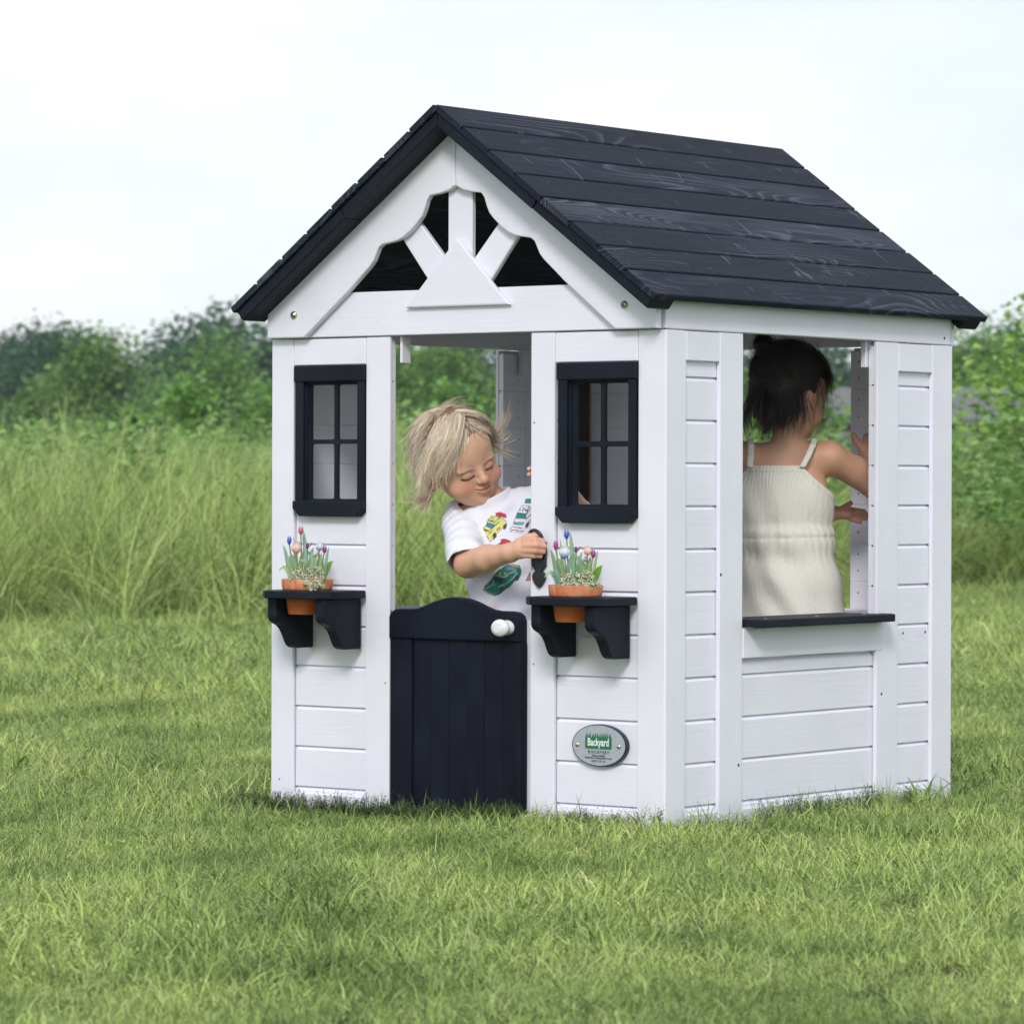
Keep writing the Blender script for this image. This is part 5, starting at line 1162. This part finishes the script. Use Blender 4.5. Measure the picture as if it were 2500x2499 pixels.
for (n, d0, d1, sl, sh, seed) in ((9500, 4.2, 8.2, .75, 1.15, 1), (7500, 8.2, 12.5, .9, 1.4, 2), (9000, 12.5, 26, 1.5, 2.2, 3)):
    xy, da = spread(n, d0, d1, seed=seed, edge=lawn_edge); k = not_in_wall(xy); xy = xy[k]; n = len(xy); q = np.concatenate([xy, np.zeros((n, 1))], 1)
    cl = vnoise(q, 2.6, 31) + .6 * vnoise(q, 6.5, 32); z = -.028 + .005 * vnoise(q, 3.2, 33)
    s_ = r.uniform(sl, sh, n) * (1 + .30 * np.clip(cl, -1, 1)); s_ = np.where((xy[:, 0] > -1) & (xy[:, 0] < 0) & (xy[:, 1] > 0) & (xy[:, 1] < 1.08), s_ * .7, s_)
    dw = np.maximum(np.maximum(-1.01 - xy[:, 0], xy[:, 0]), np.maximum(-xy[:, 1], xy[:, 1] - 1.075)); s_ = s_ * (.55 + .45 * smooth01(np.abs(dw), .04, .20))
    z = z + .015 * smooth01(xy[:, 0], -.6, -.05); s_ = s_ * np.where(np.abs(dw) < .2, 1 + .45 * smooth01(xy[:, 0], -.5, -.1), 1)
    PT.append(np.concatenate([xy, z[:, None]], 1)); RT.append(np.stack([r.normal(size=n) * .14, r.normal(size=n) * .14, r.random(n) * 6.28], 1)); SC.append(s_)
    IX.append(np.where(r.random(n) < .035, 8, np.where(cl > .35, r.integers(3, 7, n), r.integers(0, 8, n))))
instancer('lawn_grass', protos, np.concatenate(PT), np.concatenate(RT), np.concatenate(SC), np.concatenate(IX), 'mown green grass of the lawn all round the playhouse', 'grass')
# ---- leafy weeds and longer blades along the foot of the walls
def sprig(seed, hgt, nl, lw, ll, col):
    r = np.random.default_rng(seed); V = []; F = []; C_ = []; o = 0
    for s_ in range(5):
        az = r.random() * 6.28; ln = r.uniform(.1, .5); top_ = np.array((math.cos(az) * ln * hgt, math.sin(az) * ln * hgt, hgt * r.uniform(.6, 1))); rt_ = np.array((r.normal() * .006, r.normal() * .006, 0))
        sd_ = np.array((-math.sin(az), math.cos(az), 0)) * .0009; V.append(np.array([rt_ - sd_, rt_ + sd_, top_ + sd_ * .5, top_ - sd_ * .5])); F.append((o, o + 1, o + 2, o + 3)); o += 4; C_.append(np.tile((.13, .15, .06), (4, 1)))
        for i in range(nl):
            u = .25 + .75 * i / (nl - 1); p = rt_ * (1 - u) + top_ * u; a2 = r.random() * 6.28; dr = np.array((math.cos(a2), math.sin(a2), r.uniform(.0, .7))); dr /= np.linalg.norm(dr); sx = np.cross(dr, ZU); sx /= np.linalg.norm(sx); L_ = ll * r.uniform(.6, 1.1) * (1 - .3 * u); w_ = lw * L_ / ll
            V.append(np.array([p, p + dr * L_ * .5 + sx * w_ * .5, p + dr * L_ - ZU * L_ * .12, p + dr * L_ * .5 - sx * w_ * .5])); F.append((o, o + 1, o + 2, o + 3)); o += 4; C_.append(np.tile(np.array(col) * r.uniform(.7, 1.3), (4, 1)))
    return mesh_from('weed_sprig', np.concatenate(V), F, M_lawn, False, np.clip(np.concatenate(C_), 0, 1))
wp = [sprig(300 + i, h_, nl, lw, ll, c) for i, (h_, nl, lw, ll, c) in enumerate(((.055, 9, .0055, .013, (.07, .125, .04)), (.07, 12, .005, .012, (.08, .13, .045)), (.045, 8, .006, .014, (.07, .12, .035)), (.05, 5, .018, .034, (.09, .17, .045))))]
V, F, C_ = blades(12, .02, .05, .11, .0016, .0032, .5, 1.2, ((.10, .17, .03), (.42, .54, .17), (.4, .38, .2), .15), 350, 5); wp.append(mesh_from('tall_blades', V, F, M_lawn, False, C_))
V, F, C_ = blades(9, .015, .05, .10, .006, .014, .5, .9, ((.11, .21, .045), (.22, .34, .09), (.4, .38, .2), 0), 351, 4); wp.append(mesh_from('broad_blades', V, F, M_lawn, False, C_))
P_, K_ = [], []
for i in range(420): x = r.uniform(-1.08, -.30); P_.append((x, -.035 - abs(r.normal()) * .05, 0)); K_.append(r.integers(0, 3))
for i in range(60): P_.append((r.uniform(-.32, .02), -.03 - abs(r.normal()) * .035, 0)); K_.append(r.choice([0, 2, 4]))
for i in range(110): P_.append((.04 + abs(r.normal()) * .035, r.uniform(.25, .75), 0)); K_.append(r.choice([0, 1, 2, 4]))
for i in range(34): P_.append((.04 + abs(r.normal()) * .04, r.uniform(.0, 1.12), 0)); K_.append(r.choice([2, 4, 4]))
for q in ((.05, .58), (.05, .83), (.055, .85), (.05, .90), (.06, 1.0)): P_.append((*q, 0)); K_.append(3 if q[1] < .7 else 5)
for i in range(26): P_.append((r.uniform(-.69, -.34), -.035 - abs(r.normal()) * .04, 0)); K_.append(4)
xy, _ = spread(520, 4.4, 12, seed=9)
for p in xy[not_in_wall(xy)]: P_.append((p[0], p[1], 0)); K_.append(r.choice([0, 2, 0, 5, 4, 2, 1]))
n = len(P_); P_ = [(p[0], p[1], -.026 + .015 * float(smooth01(np.array(p[0]), -.6, -.05))) for p in P_]; instancer('lawn_weeds', wp, P_, np.stack([r.normal(size=n) * .1, r.normal(size=n) * .1, r.random(n) * 6.28], 1), r.uniform(.4, .95, n) * np.where(np.arange(n) > n - 520, .8, 1), K_, 'small leafy weeds and long blades along the foot of the walls', 'weeds')
# ---- tall meadow grass
MC = ((.045, .095, .014), (.60, .73, .26), (.50, .44, .24), .035); protos = []; wind = math.atan2(R23[1], R23[0])
for k in range(8):
    V, F, C_ = blades(70, .17, .30, (1.12, 1.25, 1.35, 1.2, 1.05, 1.4, .9, 1.3)[k], .0035, .0085, .36, 1.8, MC, 400 + k, 5, tilt_dir=wind)
    parts = [(V, F, C_)]
    # seed stalks
    rs = np.random.default_rng(450 + k); V2 = []; F2_ = []; o = 0
    for _ in range((0, 1, 0, 2, 0, 1, 0, 0)[k]):
        an = wind + rs.normal() * .8; Hs = rs.uniform(.9, 1.15); lean = rs.uniform(.05, .35); dv = np.array((math.cos(an), math.sin(an), 0)); b0 = np.array((rs.normal() * .06, rs.normal() * .06, 0)); sdx = np.cross(dv, ZU)
        pth = [b0 + dv * (lean * Hs * u ** 1.8) + ZU * Hs * u * (1 - .06 * u) for u in np.linspace(0, 1, 8)]
        for i in range(7):
            w0, w1 = (.0013, .0013) if i < 5 else (.0026, .0020); V2 += [pth[i] - sdx * w0, pth[i] + sdx * w0, pth[i + 1] + sdx * w1, pth[i + 1] - sdx * w1]; F2_.append((o, o + 1, o + 2, o + 3)); o += 4
        for j in range(16):
            u = .78 + .22 * j / 15; p = b0 + dv * (lean * Hs * u ** 1.8) + ZU * Hs * u * (1 - .06 * u); e = p + np.array((rs.normal(), rs.normal(), rs.normal() + 1.2)) * .013; s_ = sdx * .0022; V2 += [p - s_, p + s_, e + s_, e - s_]; F2_.append((o, o + 1, o + 2, o + 3)); o += 4
    if V2: parts.append((np.array(V2), np.array(F2_), np.tile(np.array((.50, .56, .28)), (len(V2), 1))))
    V, F, C_ = merge(parts); protos.append(mesh_from('meadow_tuft', V, F, M_meadow, False, np.clip(C_, 0, 1)))
xy, da = spread(8200, 18.4, 33, lambda d: .21 * d + .8, 5, lambda d, a: ~lawn_edge(d + .25, a)); n = len(xy); q = np.concatenate([xy, np.zeros((n, 1))], 1)
ed = da[:, 0] - 18.9 - 6.5 * smooth01(da[:, 1], .6, 2.2)
instancer('meadow_grass', protos, np.concatenate([xy, -.03 * np.ones((n, 1))], 1), np.stack([r.normal(size=n) * .10, r.normal(size=n) * .10, r.normal(size=n) * .6], 1), r.uniform(.8, 1.08, n) * (1 + .10 * vnoise(q, 1.1, 41)) * (.85 + .15 * smooth01(ed, -.2, 1.0)), np.where(r.random(n) < .13, r.choice([1, 3, 5], n), r.choice([0, 2, 4, 6, 7], n)), 'tall unmown meadow grass with seed heads beyond the lawn', 'grass')
# ---- broad-leaved weeds standing in the far field
def leafy(seed, hgt, wid, nl, ll, cols, name='leafy_weed', droop=.3, fill=.35, mat=None):
    """upright stems whose leaves spread through an uneven crown"""
    r = np.random.default_rng(seed); V = []; F = []; C_ = []; o = 0
    lob = [(r.normal() * wid * .30, r.normal() * wid * .30, hgt * r.uniform(.45, .88), r.uniform(.22, .42) * wid) for _ in range(7)]
    for i in range(nl):
        L_ = lob[r.integers(0, 7)]; dv = r.normal(size=3); dv /= np.linalg.norm(dv); p = np.array(L_[:3]) + dv * L_[3] * r.random() ** fill * np.array((1, 1, 1.15)); p[2] = max(p[2], .05)
        a = r.random() * 6.28; dr = np.array((math.cos(a), math.sin(a), r.uniform(-droop * 2, droop))); dr /= np.linalg.norm(dr); sx = np.cross(dr, ZU + .4 * r.normal(size=3)); sx /= np.linalg.norm(sx); l_ = ll * r.uniform(.55, 1.2); w_ = l_ * .30
        V.append(np.array([p, p + dr * l_ * .5 + sx * w_, p + dr * l_ - ZU * l_ * .15, p + dr * l_ * .5 - sx * w_])); F.append((o, o + 1, o + 2, o + 3)); o += 4
        k = r.random(); C_.append(np.tile((np.array(cols[0]) * (1 - k) + np.array(cols[1]) * k), (4, 1)))
    return np.concatenate(V), np.array(F), np.concatenate(C_)
wl = [mesh_from('leafy_weed', *leafy(500 + i, h_, .5, 90, .16, ((.06, .15, .04), (.17, .33, .10)))[:2], M_leaf, False, None) for i, h_ in ((0, 1.1),)]
wl = []
for i, h_ in enumerate((1.05, 1.2, .95, 1.3)):
    V, F, C_ = leafy(500 + i, h_, .55, 260, .080, ((.10, .22, .045), (.36, .57, .18))); wl.append(mesh_from('leafy_weed', V, F, M_leaf, False, C_))
xy, da = spread(1500, 27, 50, lambda d: .19 * d + 1, 12); x2, _ = spread(90, 22, 28, lambda d: .19 * d + 1, 13); xy = np.concatenate([xy, x2]); n = len(xy)
instancer('field_weeds', wl, np.concatenate([xy, np.zeros((n, 1))], 1), np.stack([np.zeros(n), np.zeros(n), r.random(n) * 6.28], 1), r.uniform(.72, 1.08, n), r.integers(0, 4, n), 'bright green broad leaved weeds filling the field behind the meadow', 'weeds')

# ---- shrubs and trees: each its own thing
def trunk_mesh(name, hgt, rad, wid, seed, limbs=6):
    r = np.random.default_rng(seed); V = []; F = []; o = 0
    def tube(pts, rads, n=6):
        nonlocal o
        for i, p in enumerate(pts):
            for k in range(n): a = 6.283 * k / n; V.append((p[0] + rads[i] * math.cos(a), p[1] + rads[i] * math.sin(a), p[2]))
        for i in range(len(pts) - 1):
            for k in range(n): F.append((o + i * n + k, o + i * n + (k + 1) % n, o + (i + 1) * n + (k + 1) % n, o + (i + 1) * n + k))
        o += n * len(pts)
    tube([(0, 0, -.1), (r.normal() * .02, 0, hgt * .25), (r.normal() * .05 * wid, r.normal() * .05 * wid, hgt * .5), (0, 0, hgt * .85)], [rad * 1.2, rad, rad * .7, rad * .15])
    for i in range(limbs):
        a = 6.283 * i / limbs + r.random(); z0 = hgt * r.uniform(.22, .5); l_ = wid * r.uniform(.13, .25)
        tube([(0, 0, z0), (math.cos(a) * l_ * .5, math.sin(a) * l_ * .5, z0 + l_ * .5), (math.cos(a) * l_, math.sin(a) * l_, z0 + l_ * 1.1)], [rad * .5, rad * .3, rad * .08], 5)
    return mesh_from(name, V, F, M_bark, True)
def crown(seed, hgt, wid, nlobes, nl, ll, cols, low=.25):
    r = np.random.default_rng(seed); V = []; F = []; C_ = []; o = 0; lob = []
    for i in range(nlobes):
        u = r.random(); zc = hgt * (low + (1 - low - .12) * u); rr = wid * .5 * math.sqrt(max(.08, 1 - (2 * (u - .42)) ** 2)) * r.uniform(.2, .75); a = r.random() * 6.28
        lob.append((math.cos(a) * rr, math.sin(a) * rr, zc, wid * r.uniform(.13, .24)))
    lob.append((0, 0, hgt * .86, wid * .2)); lob = np.array(lob); li = r.integers(0, len(lob), nl); dv = r.normal(size=(nl, 3)); dv /= np.linalg.norm(dv, axis=1)[:, None]
    p = lob[li, :3] + dv * (lob[li, 3] * r.random(nl) ** .33 * (1 + .07 * r.normal(size=nl)))[:, None]; p[:, 2] = np.clip(p[:, 2], hgt * low * .4, None)
    a = r.random(nl) * 6.283; dr = np.stack([np.cos(a), np.sin(a), r.uniform(-.6, .35, nl)], 1); sx = np.cross(dr, ZU + .6 * r.normal(size=(nl, 3))); sx /= np.linalg.norm(sx, axis=1)[:, None]; l_ = (ll * r.uniform(.5, 1.25, nl))[:, None]
    V = np.stack([p, p + dr * l_ * .5 + sx * l_ * .32, p + dr * l_ - ZU * l_ * .12, p + dr * l_ * .5 - sx * l_ * .32], 1).reshape(-1, 3); F = np.arange(nl * 4).reshape(-1, 4); k = (.6 * r.random(nl) + .4 * r.random(len(lob))[li])[:, None]; cc = np.array(cols[0]) * (1 - k) + np.array(cols[1]) * k
    return V, F, np.repeat(cc, 4, axis=0)
def kinds(pref, n, seed, hgt, wid, nlobes, nl, ll, cols, mat, low):
    K = []
    for i in range(n):
        V, F, C_ = crown(seed + i, hgt, wid, nlobes, nl, ll, cols, low); K.append((mesh_from(pref + '_crown', V, F, mat, False, np.clip(C_, 0, 1)), trunk_mesh(pref + '_trunk', hgt, wid * .035, wid, seed + 50 + i)))
    return K
def plant(name, kind, d, a, scale, label, cat, group, rot):
    p = field(d, a); t = thing(name, label, cat, p, group); t.rotation_euler = (0, 0, rot); t.scale = scale if hasattr(scale, '__len__') else (scale,) * 3
    for nm, me in (('crown', kind[0]), ('trunk', kind[1])):
        o = bpy.data.objects.new(nm, me); COL.objects.link(o); o.parent = t
    return t
far = kinds('far_tree', 4, 600, 5.4, 8.4, 38, 21000, .24, ((.036, .095, .050), (.100, .210, .090)), M_tree, .05)
mid = kinds('mid_tree', 4, 700, 4.2, 4.6, 24, 12000, .15, ((.08, .185, .05), (.29, .47, .125)), M_tree, .04)
shr = kinds('shrub', 4, 800, 1.9, 1.7, 12, 2200, .12, ((.08, .21, .04), (.33, .56, .14)), M_leaf, .08)
rr = random.Random(5)
hf = [.90, .92, .96, .93, .94, 1.01, 1.03, .95, .92, .97, 1.0, .96, .93, .95, .97, 1.0, .94, .98, .92, .96]
ORD = ['first', 'second', 'third', 'fourth', 'fifth', 'sixth', 'seventh', 'eighth', 'ninth', 'tenth', 'eleventh', 'twelfth', 'thirteenth', 'fourteenth', 'fifteenth', 'sixteenth']
def row(name, kd, d0, dj, a0, a1, n, scales, lab, cat, group):
    for i in range(n):
        a = a0 + (a1 - a0) * (i + .5) / n + rr.uniform(-.22, .22) * (a1 - a0) / n; d = d0 + rr.uniform(-dj, dj); s_ = scales[i % len(scales)]
        plant(name, kd[i % 4], d, a, s_, lab % ORD[i], cat, group, rr.random() * 6)
row('far_tree', far, 130, 8, -20.5, 20, 16, [1.0, 1.02, .98, 1.03, 1.07, 1.0, .97, 1.04, .96, .98, .95, .99, 1.0, .96, .98, .95], '%s dark green tree from the left in the back row of the tree line', 'tree', 'dark trees in the back row of the tree line')
row('mid_tree', mid, 88, 8, -14, 14, 14, [.86, .74, .95, 1.0, .8, .92, .84, .98, .9, .78, .88, .95, .8, .9], '%s lighter green tree from the left in front of the dark tree line', 'tree', 'lighter trees in front of the dark tree line')
row('leafy_shrub', shr, 42, 3, -7, 7, 14, [.78, .95, .8, 1.0, .9, .74, .96, .85, .92, .8, 1.0, .88, .76, .9], '%s bright leafy shrub from the left at the back of the weedy field', 'shrub', 'bright shrubs at the back of the field')
bsh = kinds('bush', 2, 900, 1.9, 1.8, 16, 3000, .070, ((.10, .24, .04), (.46, .64, .17)), M_leaf, .10)
for (d, a, s_, lb) in ((26.5, 3.78, 1.10, 'tall bright bush filling the right edge of the picture beside the playhouse'), (30, 3.1, .60, 'lower bright bush just left of the tall bush at the right edge')):
    plant('leafy_bush', bsh[0 if s_ > .9 else 1], d, a, s_, lb, 'bush', None, 1.0 + s_)

# ---- low barn far off behind the right corner of the playhouse
bx = field(74, 8.3); barn = thing('barn', 'low brick barn with grey roof, blurred far behind the right side of the playhouse', 'barn', bx)
rotb = math.atan2(R23[1], R23[0]); ca, sa = math.cos(rotb), math.sin(rotb)
def bp(u, v, z): return Vector((bx.x + u * ca - v * sa, bx.y + u * sa + v * ca, z))
def bbox(name, u0, u1, v0, v1, z0, z1, mat, parent=None):
    bm = box_bm(u0, u1, v0, v1, z0, z1, 0); 
    for v_ in bm.verts: v_.co = bp(v_.co.x, v_.co.y, v_.co.z)
    return link(name, bm_mesh(name, bm, mat), parent or barn)
M_brick = plain('barn_brick', (.24, .12, .09), .9, var=.25, scale=3); M_broof = plain('barn_roof', (.13, .13, .14), .7, var=.15, scale=2); M_glass = plain('barn_glass', (.05, .06, .07), .2)
wallb = bbox('wall', -2.6, 3.2, 0, 4, -.05, 1.95, M_brick)
bm = prism_bm([(-.4, 1.95), (2.0, 2.6), (4.4, 1.95), (4.4, 1.85), (-.4, 1.85)], lambda v, z: bp(-3.0, v, z), lambda v, z: bp(3.6, v, z)); link('roof', bm_mesh('roof', bm, M_broof), barn)
for u in (-1.8, .2, 2.1):
    wn = bbox('window', u - .4, u + .4, -.05, .02, .9, 1.7, plain('barn_trim', (.6, .6, .58), .7)); bbox('pane', u - .32, u + .32, -.07, -.052, .98, 1.62, M_glass, wn)

# ================================================================== AIR
hz = link('haze', bm_mesh('haze', box_bm(-220, 160, -60, 320, -1.2, 9.5, 0), None)); hz['kind'] = 'stuff'; hz['label'] = 'thin pale summer haze over the fields'
hm = bpy.data.materials.new('haze_air'); hm.use_nodes = True; hm.node_tree.nodes.clear(); vo = hm.node_tree.nodes.new('ShaderNodeVolumePrincipled'); vo.inputs['Density'].default_value = .0005; vo.inputs['Color'].default_value = (.78, .88, 1, 1); vo.inputs['Anisotropy'].default_value = .2
mo = hm.node_tree.nodes.new('ShaderNodeOutputMaterial'); hm.node_tree.links.new(vo.outputs[0], mo.inputs['Volume']); hz.data.materials.append(hm)
